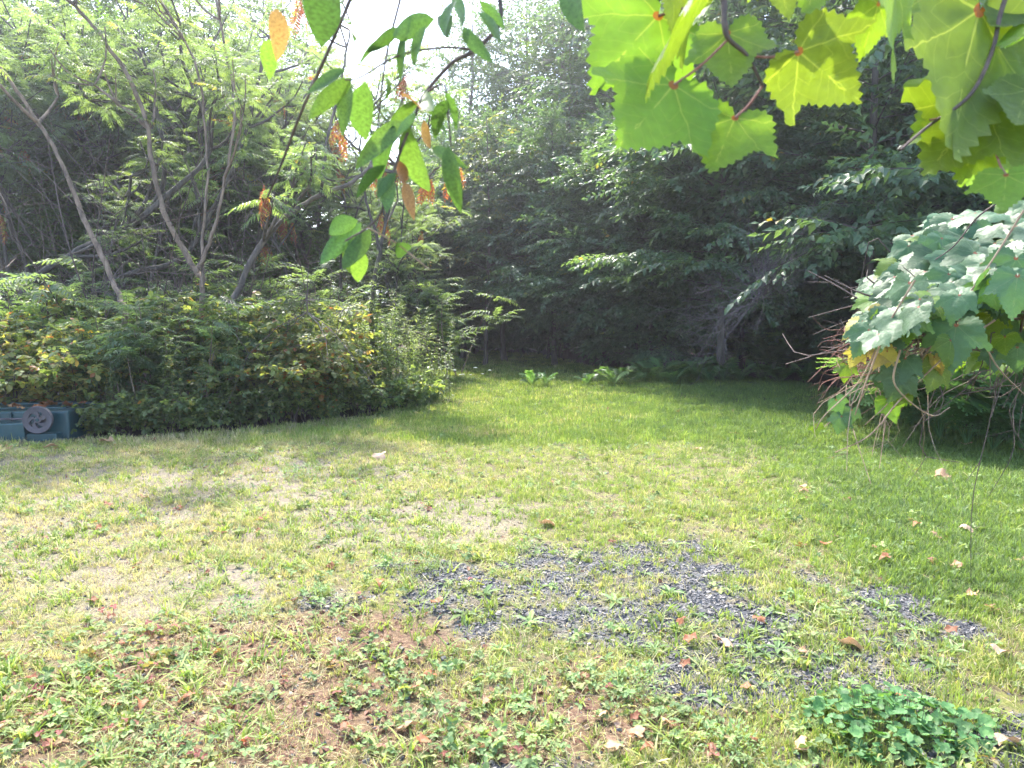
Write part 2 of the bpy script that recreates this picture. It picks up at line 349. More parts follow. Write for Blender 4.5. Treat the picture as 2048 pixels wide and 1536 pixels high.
def d_lawn(x, y, r):
    g, l, t, lu, n1, n2, u, v = fields(x, y)
    base = np.where(lu > .5, .95, .62) * (1 - .80 * g) * (1 - .62 * l) * (1 - .40 * t)
    patch = sstep(.36, .56, n2 * .6 + n1 * .4)
    base = base * (1 - .42 * sstep(1500, 900, u) * sstep(1000, 1200, v))
    return base * (lu * .8 + (1 - lu) * (.22 + .78 * patch)) * ok_ground(x, y)
def t_lawn(x, y, r):
    g, l, t, lu, n1, n2, u, v = fields(x, y)
    yel = sstep(1150, 350, u + (v - 900) * .4) * .22 + .08 * sstep(1500, 1200, u) * sstep(960, 860, v)
    return np.clip(.38 + yel - .18 * lu * sstep(1000, 1600, u) + (n1 - .5) * .45 + r.normal(0, .09, len(x)) + .10 * (1 - lu), 0, .95)
field_scatter('lawn_grass', 'short thin lawn grass growing across the clearing', 90000, 2.0, 12, d_lawn,
              lambda x, y, r: r.uniform(.5, 1.1, len(x)) * (1 + .35 * sstep(1200, 1800, to_px(x, y)[0])) * (.8 + .2 * sstep(3, 6, y)), t_lawn, TUFT, 5, p=1.15)
field_scatter('far_lawn_grass', 'longer lawn grass at the far end of the clearing', 60000, 8.5, 28, d_lawn,
              lambda x, y, r: r.uniform(.55, 1.15, len(x)), t_lawn, FARG, 6, p=1.0)
def d_crab(x, y, r):
    g, l, t, lu, n1, n2, u, v = fields(x, y)
    return np.clip(.14 + .34 * sstep(1000, 100, u) + .15 * t + .10 * g, 0, 1) * (1 - .35 * g) * (1 - .8 * lu) * sstep(.35, .6, fbm(x * 3 + 50, y * 3, 2)) * ok_ground(x, y)
field_scatter('crabgrass', 'coarse yellow-green crabgrass sprouting from bare soil', 30000, 2.0, 10, d_crab,
              lambda x, y, r: r.uniform(.45, 1.25, len(x)), lambda x, y, r: np.clip(.47 + r.normal(0, .10, len(x)), .2, .85), CRAB, 8, p=1.1)

STRAW = [grass_tuft(7, .05, .0022, .03, 1.9, s, .9) for s in (31, 32, 33)]
def d_straw(x, y, r):
    g, l, t, lu, n1, n2, u, v = fields(x, y)
    return .75 * (1 - .9 * lu) * (1 - .6 * g) * sstep(.3, .6, fbm(x * 3.7 + 5, y * 3.7 + 60, 3)) * ok_ground(x, y)
field_scatter('dry_straw', 'pale dry straw lying flat between the weeds', 42000, 2.0, 10, d_straw,
              lambda x, y, r: r.uniform(.5, 1.3, len(x)), lambda x, y, r: np.clip(.80 + r.normal(0, .12, len(x)), .5, 1.0), STRAW, 15, .3, cat='straw')
# low three-leaved weeds (wild strawberry, clover)
def oval_leaf(L_, W_, cup=.12, droop=.15):
    q = np.array([0, .3, .65, 1.0]); wv = np.array([0, .85, 1.0, .0]) * W_ / 2
    c = np.stack([np.zeros(4), q * L_, -droop * L_ * q ** 2], -1)
    l_ = c + np.stack([-wv, np.zeros(4), np.abs(wv) * cup * 2], -1); r_ = c + np.stack([wv, np.zeros(4), np.abs(wv) * cup * 2], -1)
    V = np.array([c[0], c[1], c[2], c[3], l_[1], l_[2], r_[1], r_[2]])
    T = np.array([[0, 1, 4], [0, 6, 1], [1, 2, 5], [1, 5, 4], [6, 7, 2], [6, 2, 1], [2, 3, 5], [7, 3, 2]])
    return V, T
def rotz(a): c, s = math.cos(a), math.sin(a); return np.array([[c, -s, 0], [s, c, 0], [0, 0, 1.0]])
def rotx(a): c, s = math.cos(a), math.sin(a); return np.array([[1, 0, 0], [0, c, -s], [0, s, c]])
def roty(a): c, s = math.cos(a), math.sin(a); return np.array([[c, 0, s], [0, 1, 0], [-s, 0, c]])
def trefoil(seed, n=4, ll=.026):
    r = np.random.default_rng(seed); mb = MB(); V, T = oval_leaf(1, .8, .2, .1)
    for k in range(n):
        c = np.array([*r.normal(0, .03, 2), r.uniform(.012, .045)]); a0 = r.random() * 6.283; tl = rotx(r.normal(0, .3)) @ roty(r.normal(0, .3)); s = ll * r.uniform(.7, 1.3); tn = r.random()
        for j in range(3): mb.add((V @ (tl @ rotz(a0 + j * 2.09)).T) * s + c, T, 0, np.clip(tn + r.normal(0, .1), 0, 1))
        v, f = tube([c * [1, 1, 0] * .4, c], .0012, 3); mb.add(v, f, 0, tn)
    return mb.mesh('trefoil_weed', M['strawberry'])
TRE = [trefoil(s) for s in (1, 2, 3, 4)]
def d_tre(x, y, r):
    g, l, t, lu, n1, n2, u, v = fields(x, y)
    a = np.clip(.12 + .36 * l + .10 * sstep(1250, 1420, v) + .22 * lu * sstep(.45, .6, n1), 0, 1)
    return a * (1 - .4 * g) * sstep(.3, .58, fbm(x * 2.6 + 9, y * 2.6 + 70, 3)) * ok_ground(x, y)
field_scatter('strawberry_weeds', 'low three-leaved strawberry and clover weeds covering the soil', 32000, 2.0, 12, d_tre,
              lambda x, y, r: r.uniform(.4, 1.05, len(x)), lambda x, y, r: np.clip(.36 + r.normal(0, .18, len(x)) + .14 * sstep(900, 100, to_px(x, y)[0]), 0, .8), TRE, 9, .2, cat='weeds')
def litter_bit(seed):
    r = np.random.default_rng(seed); V, T = oval_leaf(.035, .022, r.uniform(.1, .45), r.uniform(-.4, .5))
    return MB().add(V, T, 0, r.random()).mesh('leaf_fragment', M['litter'])
LIT = [litter_bit(s) for s in range(5)]
def d_lit(x, y, r):
    g, l, t, lu, n1, n2, u, v = fields(x, y)
    return np.clip(.06 + .8 * l, 0, 1) * (1 - .85 * lu) * (1 - .7 * g) * ok_ground(x, y)
field_scatter('leaf_litter', 'reddish brown crumbled leaf litter between the weeds', 40000, 2.0, 9, d_lit,
              lambda x, y, r: r.uniform(.35, 1.0, len(x)), lambda x, y, r: np.clip(r.normal(.28, .22, len(x)), 0, .75), LIT, 10, .45, cat='leaf litter')
def stone(seed):
    r = np.random.default_rng(seed)
    V = np.array([[x, y, z] for x in (-1, 1) for y in (-1, 1) for z in (-1, 1)], float) * r.uniform(.6, 1.0, (8, 3)) * [.0085, .007, .005] + [0, 0, .003]
    Fq = [[0, 1, 3, 2], [4, 6, 7, 5], [0, 4, 5, 1], [2, 3, 7, 6], [0, 2, 6, 4], [1, 5, 7, 3]]
    return MB().add(V, Fq, 0, r.random()).mesh('gravel_stone', M['stone'])
m, N, L = new_mat('gravel_stone')
a = N.new('ShaderNodeAttribute'); a.attribute_name = 'itint'; a.attribute_type = 'INSTANCER'
rp = ramp(N, [(0, (.038, .037, .039)), (.5, (.088, .085, .086)), (.85, (.16, .15, .142)), (1, (.29, .25, .21))]); L.new(a.outputs['Fac'], rp.inputs[0])
p = N.new('ShaderNodeBsdfPrincipled'); p.inputs['Roughness'].default_value = .7; L.new(rp.outputs[0], p.inputs['Base Color'])
o_ = N.new('ShaderNodeOutputMaterial'); L.new(p.outputs[0], o_.inputs[0]); M['stone'] = m
STN = [stone(s) for s in range(6)]
field_scatter('gravel', 'dark grey crushed gravel showing through the weeds', 170000, 2.0, 8, lambda x, y, r: np.clip(fields(x, y)[0] * 1.0 + .05, 0, 1),
              lambda x, y, r: r.lognormal(-.38, .36, len(x)).clip(.3, 1.7), lambda x, y, r: r.random(len(x)) ** 1.3, STN, 14, .5, cat='gravel')

# ------------------------------------------------------------------ foliage templates
def leaf4(L_, W_, fold=.25, droop=.12):
    V = np.array([[0, 0, 0], [-W_ / 2, .42 * L_, fold * W_ / 2], [0, .42 * L_, 0], [W_ / 2, .42 * L_, fold * W_ / 2], [0, L_, -droop * L_]])
    return V, np.array([[0, 2, 1], [0, 3, 2], [1, 2, 4], [2, 3, 4]])
def spray(seed, L_=.5, n=13, ll=.09, lw=.045, ang=.95, twig=True):
    """a twig with alternate leaves lying in one plane; returns verts, tris, leaf id per tri"""
    r = np.random.default_rng(seed); Vs, Fs, ids = [], [], []; c = 0; V, T = leaf4(1, lw / ll)
    for k in range(n):
        q = (k + .5) / n; s = 1 if k % 2 else -1
        pos = np.array([0.0, L_ * q, -.10 * L_ * q * q]); a = s * ang * (1 - .55 * q) * r.uniform(.75, 1.2)
        if k == n - 1: a = 0
        Rm = rotz(-a) @ rotx(r.normal(-.25, .25)) @ roty(r.normal(0, .35))
        v = (V * ll * r.uniform(.7, 1.15)) @ Rm.T + pos
        Vs.append(v); Fs.append(T + c); ids.append(np.full(4, k)); c += len(v)
    if twig:
        v, f = np.array([[-.003, 0, 0], [.003, 0, 0], [0, L_, -.1 * L_]]), np.array([[0, 1, 2]])
        Vs.append(v); Fs.append(f + c); ids.append([n])
    return np.concatenate(Vs), np.concatenate(Fs), np.concatenate(ids)
def sumac_leaf(seed, L_=.42, n=10, ll=.095, lw=.027):
    r = np.random.default_rng(seed); Vs, Fs, ids = [], [], []; c = 0; V, T = leaf4(1, lw / ll, .3, .2)
    for k in range(n + 1):
        q = .14 + .86 * k / n
        pos = np.array([0.0, L_ * q, L_ * (.10 * q - .42 * q * q)])
        for s in ((-1, 1) if k < n else (0,)):
            a = s * 1.15 * (1 - .35 * q); sz = ll * (math.sin(math.pi * (.22 + .62 * q)) + .15)
            v = (V * sz) @ (rotz(-a) @ rotx(-.35 + r.normal(0, .15)) @ roty(r.normal(0, .2))).T + pos
            Vs.append(v); Fs.append(T + c); ids.append(np.full(4, k * 2 + (s > 0))); c += len(v)
    q = np.linspace(0, 1, 4); C = np.stack([q * 0, L_ * q, L_ * (.10 * q - .42 * q * q)], -1)
    v = np.concatenate([C - [.003, 0, 0], C + [.003, 0, 0]]); f = []
    for k in range(3): f += [[k, k + 1, k + 5], [k, k + 5, k + 4]]
    Vs.append(v); Fs.append(np.array(f) + c); ids.append(np.full(6, 30))
    return np.concatenate(Vs), np.concatenate(Fs), np.concatenate(ids)
def place(mb, templates, P, D, U, S, r, tbase=.4, tvar=.18, tleaf=.12, mat=0, extra=None):
    """scatter leaf templates at points P, pointing along D, facing U"""
    P, D, U, S = map(np.asarray, (P, D, U, S)); k = r.integers(0, len(templates), len(P))
    Mx = frames(D, U) * S[:, None, None]
    base = np.clip(r.normal(tbase, tvar, len(P)), 0, .9)
    if extra is not None: base = np.where(np.isnan(extra), base, extra)
    for j, (tv, tf, ids) in enumerate(templates):
        s = k == j
        if not s.any(): continue
        v, f = inst(tv, tf, Mx[s], P[s]); nid = ids.max() + 1
        lt = np.clip(base[s][:, None] + r.normal(0, tleaf, (s.sum(), nid)), 0, 1)
        mb.add(v, f, mat, lt[:, ids].ravel())

def gen_tree(seed, H, r0, z0, z1, prof, nl, templates, wood, leafm, elev=(.5, .05), droop=.35, spacing=.21, tb=.4, tv=.15, sub=2.4, lean=0.0, roll=.35, sp=(.8, 1.2), leaf_in=.35):
    """returns (trunk mesh, crown mesh)"""
    r = np.random.default_rng(seed); tr = MB()
    n = 10; q = np.linspace(0, 1, n); la = r.random() * 6.283
    tp = np.stack([np.cumsum(r.normal(0, .035, n)) + lean * H * q * math.cos(la), np.cumsum(r.normal(0, .035, n)) + lean * H * q * math.sin(la), H * q], -1); tp[0] = [0, 0, -.1]
    tp[:, :2] -= tp[0, :2]
    v, f = tube(tp, r0 * (1 - .9 * q) + .004, 8); tr.add(v, f, 0, smooth=True)
    v, f = tube(tp[:2] * [1, 1, .5] , [r0 * 1.5, r0], 8); tr.add(v, f, 0, smooth=True)
    P, D, U, S = [], [], [], []
    for i in range(nl):
        uq = (i + r.random()) / nl; h = z0 + (z1 - z0) * uq; az = i * 2.4 + r.normal(0, .4)
        Lb = prof(uq) * r.uniform(.65, 1.12)
        b = np.array([np.interp(h, tp[:, 2], tp[:, k]) for k in range(3)]); el = elev[0] + (elev[1] - elev[0]) * (1 - uq) + r.normal(0, .12)
        m_ = 7; qq = np.linspace(0, 1, m_); hd = np.array([math.cos(az), math.sin(az), 0]); sd_ = np.array([-hd[1], hd[0], 0])
        bend = r.normal(0, .18)
        lp = b + hd * (Lb * qq * math.cos(el))[:, None] + np.array([0, 0, 1.0]) * (Lb * (qq * math.sin(el) - droop * .5 * qq ** 2))[:, None] + sd_ * (bend * Lb * qq ** 2)[:, None]
        rr = (r0 * .22 * (1 - .6 * uq) * Lb / max(prof(.3), .1)) * (1 - .85 * qq) + .003
        v, f = tube(lp, np.minimum(rr, r0 * .5), 4); tr.add(v, f, 0, smooth=True)
        paths = [(lp, leaf_in)]
        for k in range(max(2, int(Lb * sub))):
            fq = r.uniform(.2, .95); b2 = np.array([np.interp(fq, qq, lp[:, c_]) for c_ in range(3)])
            s_ = 1 if k % 2 else -1; a2 = az + s_ * r.uniform(.45, 1.15); L2 = Lb * r.uniform(.25, .5) * (1.15 - .5 * fq); e2 = r.normal(.05, .22)
            h2 = np.array([math.cos(a2) * math.cos(e2), math.sin(a2) * math.cos(e2), math.sin(e2)]); q2 = np.linspace(0, 1, 4)
            sp_ = b2 + h2 * (L2 * q2)[:, None] - np.array([0, 0, 1.0]) * (droop * .4 * L2 * q2 ** 2)[:, None]
            v, f = tube(sp_, .008 * (1 - .7 * q2) + .002, 3); tr.add(v, f, 0)
            paths.append((sp_, .12))
        for pp, st in paths:
            ln = np.linalg.norm(np.diff(pp, axis=0), axis=1).sum(); k = max(1, int(ln * (1 - st) / spacing)); qs = st + (1 - st) * (np.arange(k) + r.random(k)) / k
            qa = np.linspace(0, 1, len(pp)); tang = nrm(np.gradient(pp, axis=0))
            pos = np.stack([np.interp(qs, qa, pp[:, c_]) for c_ in range(3)], -1); tg = np.stack([np.interp(qs, qa, tang[:, c_]) for c_ in range(3)], -1)
            sgn = np.where(np.arange(k) % 2, 1, -1) * r.uniform(.2, 1.0, k); sgn[-1] = 0
            sdv = nrm(np.cross(tg, [0, 0, 1.0]))
            dd = nrm(tg * np.cos(sgn)[:, None] + sdv * np.sin(sgn)[:, None] + r.normal(0, .12, (k, 3)) - np.array([0, 0, .12]))
            P.append(pos); D.append(dd); U.append(np.array([0, 0, 1.0]) + r.normal(0, roll, (k, 3))); S.append(r.uniform(*sp, k))
    cr = MB(); place(cr, templates, np.concatenate(P), np.concatenate(D), np.concatenate(U), np.concatenate(S), r, tb, tv)
    return tr.mesh('trunk', wood), cr.mesh('crown', leafm)

SPR = [spray(s, .5, 12, .115, .062) for s in range(6)]
SPRS = [spray(s + 60, .42, 12, .085, .045) for s in range(5)]
SPRB = [spray(s + 20, .55, 12, .125, .07) for s in range(6)]
SPRL = [spray(s + 40, .7, 10, .17, .10) for s in range(4)]
SUM = [sumac_leaf(s) for s in range(5)]

# ------------------------------------------------------------------ forest trees
dome = lambda a, b: (lambda u: a * (math.sin(math.pi * min(1, .28 + .72 * u)) ** .7) + b * (1 - u))
rnd_ = lambda a: (lambda u: a * max(.35, math.sin(math.pi * (.20 + .70 * u))) ** .8)
UNDER = [gen_tree(100 + s, 6.6, .05, .5, 6.0, rnd_(2.35), 66, SPR, M['bark'], M['forest'], (1.2, .12), .2, .115, sub=3.3, sp=(1.0, 1.5), leaf_in=.15, roll=.6) for s in range(4)]
LIGHT = [gen_tree(120 + s, 8.6, .07, 1.6, 7.6, rnd_(2.2), 60, SPRS, M['bark_grey'], M['forest_light'], (1.2, .25), .45, .13, sub=3, sp=(1.0, 1.5), leaf_in=.2) for s in range(2)]
YEL = gen_tree(130, 6.6, .06, 1.8, 6.5, dome(1.1, .3), 30, SPR, M['bark_grey'], M['yellow_leaf'], (.9, .3), .4, .17, sp=(1.0, 1.4))
TALL = [gen_tree(140 + s, 16, .13, 4.5, 14.6, rnd_(3.3), 60, SPRL, M['bark'], M['forest'], (1.2, .2), .35, .24, leaf_in=.15) for s in range(3)]
BIG = gen_tree(150, 10.5, .065, 1.75, 10.2, dome(2.9, .9), 74, SPRB, M['bark'], M['forest'], (1.0, .1), .22, .15, tb=.5, sub=3, sp=(1.0, 1.4), leaf_in=.15, lean=.06)
LIMBY = gen_tree(151, 8.5, .09, 1.7, 8.2, dome(2.4, .6), 64, SPRB, M['bark'], M['forest'], (1.1, .12), .22, .14, roll=.55, tb=.4, sub=3, sp=(1.0, 1.4), leaf_in=.15)

def plant_tree(name, pair, loc, rz, sc, label, cat='tree', group=None):
    t = thing(name, label, cat, (loc[0], loc[1], float(zf(np.array([loc[0]]), np.array([loc[1]]))[0]) if abs(loc[0]) < 30 else 0), rz, group, sc)
    link('trunk', pair[0], t); c_ = link('crown', pair[1], t); return t
G_U = 'dense understorey trees along the forest edge'
G_T = 'tall forest trees behind the edge'
r_ = random.Random(5)
# understorey wall: (photo px of the trunk, distance, scale)
for k, (px, Yd, sc) in enumerate([(905, 27, 1.0), (1010, 25, .92), (1085, 29, 1.1), (1120, 23.5, .85), (1190, 26, 1.1), (1215, 20.5, .80), (1295, 22, 1.05), (1330, 18.5, .72), (1400, 21, 1.15),
                                  (1480, 19.5, 1.0), (1560, 22, 1.2), (1640, 18, .95), (1720, 20, 1.15), (1800, 17, 1.0), (1900, 19, 1.2), (1960, 15, .95), (2080, 16, 1.1), (2220, 17, 1.1), (840, 24, .8), (960, 33, 1.2), (890, 24.5, .85), (950, 26, .95), (1045, 25.5, .9), (1095, 23.5, .8), (1000, 28, 1.0), (1270, 19, .7)]):
    plant_tree('understorey_tree', UNDER[k % 4], ((px - 1024) / F * Yd, Yd), r_.random() * 6.28, sc * r_.uniform(.95, 1.05), *((lambda lb: (lb, 'tree', G_U + ', ' + lb.split(' tree ')[1]))('bushy understorey tree closing the shaded end of the lawn' if px < 1130 else 'bushy understorey tree behind the pale ferns at the lawn edge' if px < 1440 else 'bushy understorey tree behind the dark ferns of the forest edge' if px < 1780 else 'bushy understorey tree behind the grapevine mound')))
for k, (px, Yd, sc) in enumerate([(1130, 24, 1.1), (1210, 27, 1.05), (1010, 31, 1.2), (860, 30, 1.0), (1150, 33, 1.25), (40, 22, 1.05), (160, 25, 1.1), (290, 21.5, .98), (420, 24, 1.05), (540, 22, .85), (660, 25, .8), (-90, 24, 1.1), (230, 28, 1.2), (480, 29, 1.1), (760, 27, .8), (350, 19, .95), (110, 19, 1.0), (600, 20, .85), (-220, 20, 1.1), (20, 17.5, 1.0), (220, 18, 1.0), (470, 18.5, .95), (300, 22, 1.4), (60, 23, 1.45), (180, 24, 1.5), (420, 25, 1.5), (-60, 21, 1.4), (560, 24, 1.35), (640, 24, 1.15), (950, 27, 1.4), (1050, 29, 1.65), (1115, 26, 1.45), (1180, 28, 1.6), (900, 31, 1.3)]):
    plant_tree('light_green_tree', LIGHT[k % 2], ((px - 1024) / F * Yd, Yd), r_.random() * 6.28, sc, 'loose light green tree rising behind the sumac thicket' if px < 800 else 'loose light green tree rising above the darker edge trees', group='light green trees behind the sumac thicket' if px < 800 else 'light green trees above the forest edge')
plant_tree('yellowing_tree', YEL, ((970 - 1024) / F * 21, 21), .4, 1.0, 'small tree with sparse yellowing leaves beyond the lawn')
for k, (px, Yd, sc) in enumerate([(1265, 23, .95), (1350, 26, 1.0), (1440, 23.5, 1.0), (1540, 26, 1.05), (1650, 23, 1.0), (1760, 25, 1.0), (1880, 22, 1.0), (2020, 24, 1.0), (2190, 21, 1.0), (1500, 32, 1.1), (1700, 33, 1.1), (1900, 31, 1.1), (1300, 34, 1.1), (2150, 30, 1.1)]):
    plant_tree('forest_tree', TALL[k % 3], ((px - 1024) / F * Yd, Yd), r_.random() * 6.28, sc, 'tall forest tree deep in the wood behind the others' if Yd > 29 else 'tall slender forest tree standing behind the bushy edge trees', group='tall trees deep in the wood' if Yd > 29 else G_T)
plant_tree('broadleaf_tree', BIG, (6.6, 14.4), 1.2, 1.3, 'large leaning tree with layered leafy branches over the ferns')
plant_tree('branching_tree', LIMBY, (4.5, 16.6), 2.2, .95, 'broad-leaved young tree with drooping layered sprays beside the dead brush')
for px, Yd, sc, rz in ((1010, 22.5, .85, .3), (1110, 20.8, .8, 1.9), (925, 23.5, .85, 3.1), (1205, 19.6, .75, 4.4), (1300, 18.9, .8, 5.2)):
    plant_tree('branching_tree', LIMBY, ((px - 1024) / F * Yd, Yd), rz, sc, 'broad-leaved tree overhanging the shaded end of the lawn', group='broad-leaved trees over the shaded lane')
plant_tree('branching_tree', LIMBY, (10.2, 15.0), 4.2, 1.0, 'broad-leaved tree behind the grapevine mound')
# bare trunks seen below the canopy
def pole(seed):
    r = np.random.default_rng(seed); q = np.linspace(0, 1, 8); H = r.uniform(5, 9)
    P = np.stack([np.cumsum(r.normal(0, .05, 8)), np.cumsum(r.normal(0, .05, 8)), H * q - .1], -1); P[:, :2] -= P[0, :2]
    mb = MB(); v, f = tube(P, r.uniform(.04, .09) * (1 - .6 * q), 7); mb.add(v, f, 0, smooth=True)
    for k in range(7):
        b = P[r.integers(1, 7)]; a = r.random() * 6.28; v, f = tube([b, b + [math.cos(a) * .5, math.sin(a) * .5, .05], b + [math.cos(a) * r.uniform(.7, 1.3), math.sin(a), r.uniform(-.2, .4)]], [.012, .008, .003], 4); mb.add(v, f, 0)
    return mb.mesh('sapling_trunk', M['bark'])
POL = [pole(s) for s in range(4)]
for k in range(34):
    px = r_.uniform(860, 2040); Yd = r_.uniform(20, 30) if px > 1250 else r_.uniform(27, 34)
    o = link('bare_sapling', POL[k % 4], None, ((px - 1024) / F * Yd, Yd, 0), (0, 0, r_.random() * 6.28)); tag(o, 'thin bare sapling trunk standing in the shade under the canopy', 'sapling', 'bare saplings in the shaded forest')

# distant wood behind everything (one mass)
r = np.random.default_rng(77); n = 5200
px_ = np.stack([r.uniform(-46, 46, n), r.uniform(38, 52, n), r.uniform(0, 1, n) ** 1.1], -1)
px_[:, 2] *= 7 + 5 * fbm(px_[:, 0] * .15 + 9, px_[:, 1] * .1, 3) + np.where(px_[:, 0] > 3, 4, 0)
mb = MB(); place(mb, [spray(s + 70, 1.7, 8, .58, .36, .95, False) for s in range(3)], px_, r.normal(0, 1, (n, 3)) * [1, 1, .3], r.normal(0, .5, (n, 3)) + [0, -.3, 1], r.uniform(.7, 1.4, n), r)
tag(link('distant_forest', mb.mesh('distant_forest', M['forest'])), 'far green wood closing off the view behind the trees', 'forest', kind='stuff')

# ------------------------------------------------------------------ sumac thicket trees (traced stems)
def sumac_tree(name, stems, label, seed, bark, depth, forks=2, ntip=9, tb=.42, tipscale=1.0, levels=2, group=None, dead=0.0, spread=.75):
    """stems: list of (photo polyline, base radius, tip radius, depth offset along the stem)"""
    r = np.random.default_rng(seed); tr = MB(); tips = []
    base = at(*stems[0][0][0], depth); base = np.array([base[0], base[1], 0.0])
    for si, (poly, ra, rb, dy) in enumerate(stems):
        pts = [at(u, v, depth + dy * k / (len(poly) - 1)) for k, (u, v) in enumerate(poly)]
        if si == 0: pts = [np.array([pts[0][0], pts[0][1], -.1])] + pts
        Pp = spline(pts, 5 * len(pts)); q = np.linspace(0, 1, len(Pp)); Pp[1:-1] += r.normal(0, .008, (len(Pp) - 2, 3))
        v, f = tube(Pp - base, (ra + (rb - ra) * q) * .78 * r.uniform(.88, 1.14, len(Pp)), 8); tr.add(v, f, 0, smooth=True)
        tips.append((Pp[-1], nrm(Pp[-1] - Pp[-4]), rb, levels))
        for k in range(forks):
            j = int(len(Pp) * r.uniform(.45, .95)); d = nrm(Pp[min(j + 1, len(Pp) - 1)] - Pp[j - 1]); tips.append((Pp[j], nrm(d + r.normal(0, .55, 3)), rb * .9, levels))
    leafP = []
    while tips:
        p0, d, rad, lv = tips.pop()
        if lv == 0: leafP.append((p0, d)); continue
        for k in range(r.integers(2, 4)):
            d2 = nrm(d + r.normal(0, spread, 3) * [1, 1, .55] + [0, 0, .18]); Ls = r.uniform(.45, .95) * (1.15 if lv > 1 else .8)
            P1 = spline([p0, p0 + d2 * Ls * .5 + r.normal(0, .04, 3), p0 + d2 * Ls + np.array([0, 0, .08])], 5)
            v, f = tube(P1 - base, np.linspace(rad, rad * .6, 5), 5); tr.add(v, f, 0, smooth=True); tips.append((P1[-1], nrm(P1[-1] - P1[-2]), rad * .6, lv - 1))
            if r.random() < .35: leafP.append((P1[2], d2))
    P, D, U, S, E = [], [], [], [], []
    for p0, d in leafP:
        dd_ = r.random() < dead; a0 = r.random() * 6.28; n_ = ntip if not dd_ else 5
        for k in range(n_):
            a = a0 + k * 2.4; el = r.uniform(-.35, .75) if not dd_ else -1.1; D.append([math.cos(a) * math.cos(el), math.sin(a) * math.cos(el), math.sin(el)]); P.append(p0 - d * r.uniform(0, .22)); U.append(np.array([0, 0, 1]) + r.normal(0, .2, 3)); S.append(r.uniform(.7, 1.15) * tipscale); E.append(.97 if dd_ else np.nan)
    cr = MB(); place(cr, SUM, np.array(P) - base, D, U, np.array(S), r, tb, .16, .06, extra=np.array(E))
    t = thing(name, label, 'tree', base, 0, group); link('trunk', tr.mesh('trunk', bark), t); link('crown', cr.mesh('crown', M['sumac']), t); return t
SB = M['sumac_bark']
sumac_tree('sumac_tree', [([(250, 640), (238, 595), (212, 530), (165, 430), (118, 315), (60, 220), (0, 135)], .055, .03, .8)], 'slanting sumac tree with one long tan trunk above the tipped cart', 1, SB, 10.4, 1, 8)
sumac_tree('sumac_tree', [([(404, 640), (405, 560), (392, 542), (335, 440), (305, 330), (285, 215), (215, 90), (150, 10)], .06, .028, .6),
                          ([(394, 545), (428, 455), (455, 335), (468, 200), (440, 40)], .036, .02, .5),
                          ([(404, 575), (409, 440), (414, 320), (395, 140), (340, 30)], .03, .018, .9)], 'many-stemmed sumac tree forking low into a wide fan of tan stems', 2, SB, 10.8, 1, 7)
sumac_tree('sumac_tree', [([(455, 640), (478, 580), (528, 480), (605, 408), (690, 372), (740, 335)], .075, .035, .8),
                          ([(640, 395), (655, 280), (680, 170), (700, 60)], .03, .018, .8)], 'sumac tree with a grey crooked trunk leaning over the goldenrod', 3, M['bark_grey'], 11.0, 1, 6, dead=.14)
sumac_tree('sumac_tree', [([(745, 700), (742, 610), (760, 500), (775, 420), (790, 330)], .055, .025, .3), ([(760, 500), (735, 410), (720, 300), (735, 230)], .03, .016, .4)], 'thin upright sumac beside the upright goldenrod stalks', 4, M['bark'], 12.2, 1, 6, dead=.14)
sumac_tree('sumac_tree', [([(20, 650), (70, 560), (160, 500), (290, 430), (330, 340), (310, 200)], .10, .04, 1.2), ([(290, 430), (420, 300), (380, 160)], .06, .03, 1.0)], 'dark old sumac with a thick trunk leaning through the thicket', 5, M['bark'], 12.0, 2, 6, levels=2)
sumac_tree('sumac_tree', [([(150, 650), (230, 560), (360, 520), (420, 430), (480, 300), (520, 150)], .09, .03, 1.2)], 'dark low sumac trunk bending sideways behind the forked stems', 6, M['bark'], 13.0, 3, 6, levels=2)
# looser sumacs standing deeper in the thicket
GS = 'sumac trees deep in the thicket'
protos = []
for k in range(5):
    rr = random.Random(k); j = lambda s_: rr.uniform(-s_, s_); px = 1024
    protos.append(sumac_tree('thicket_sumac', [([(px, 660), (px + j(25), 560), (px + j(50), 430), (px + j(70), 320)], .05, .022, j(.5)), ([(px + j(20), 540), (px + 70 + j(50), 420), (px + 110 + j(50), 340)], .03, .018, j(.5))],
               'feathery-leaved sumac tree standing deep in the thicket', 30 + k, M['bark'], 13.5, 2, 5, levels=2, group=GS, dead=.03, spread=.9))
for k, (px, dep, sc) in enumerate([(-160, 15.5, 1.3), (-40, 16.5, 1.4), (90, 16, 1.3), (200, 17, 1.45), (300, 16.2, 1.35), (420, 16.8, 1.35), (520, 17.5, 1.35), (600, 16.4, 1.1), (690, 18.0, 1.15), (780, 16.5, .8), (850, 18.0, .8), (30, 18.5, 1.6), (240, 19, 1.65), (450, 19.5, 1.6), (620, 20, 1.4), (-90, 18, 1.55), (140, 18, 1.55), (360, 18.2, 1.55), (10, 15.6, 1.2)]):
    t = protos[k] if k < 5 else copy_tree(protos[k % 5])
    t.location = ((px - 1024) / F * dep, dep, 0); t.rotation_euler = (0, 0, k * 2.3); t.scale = (sc,) * 3
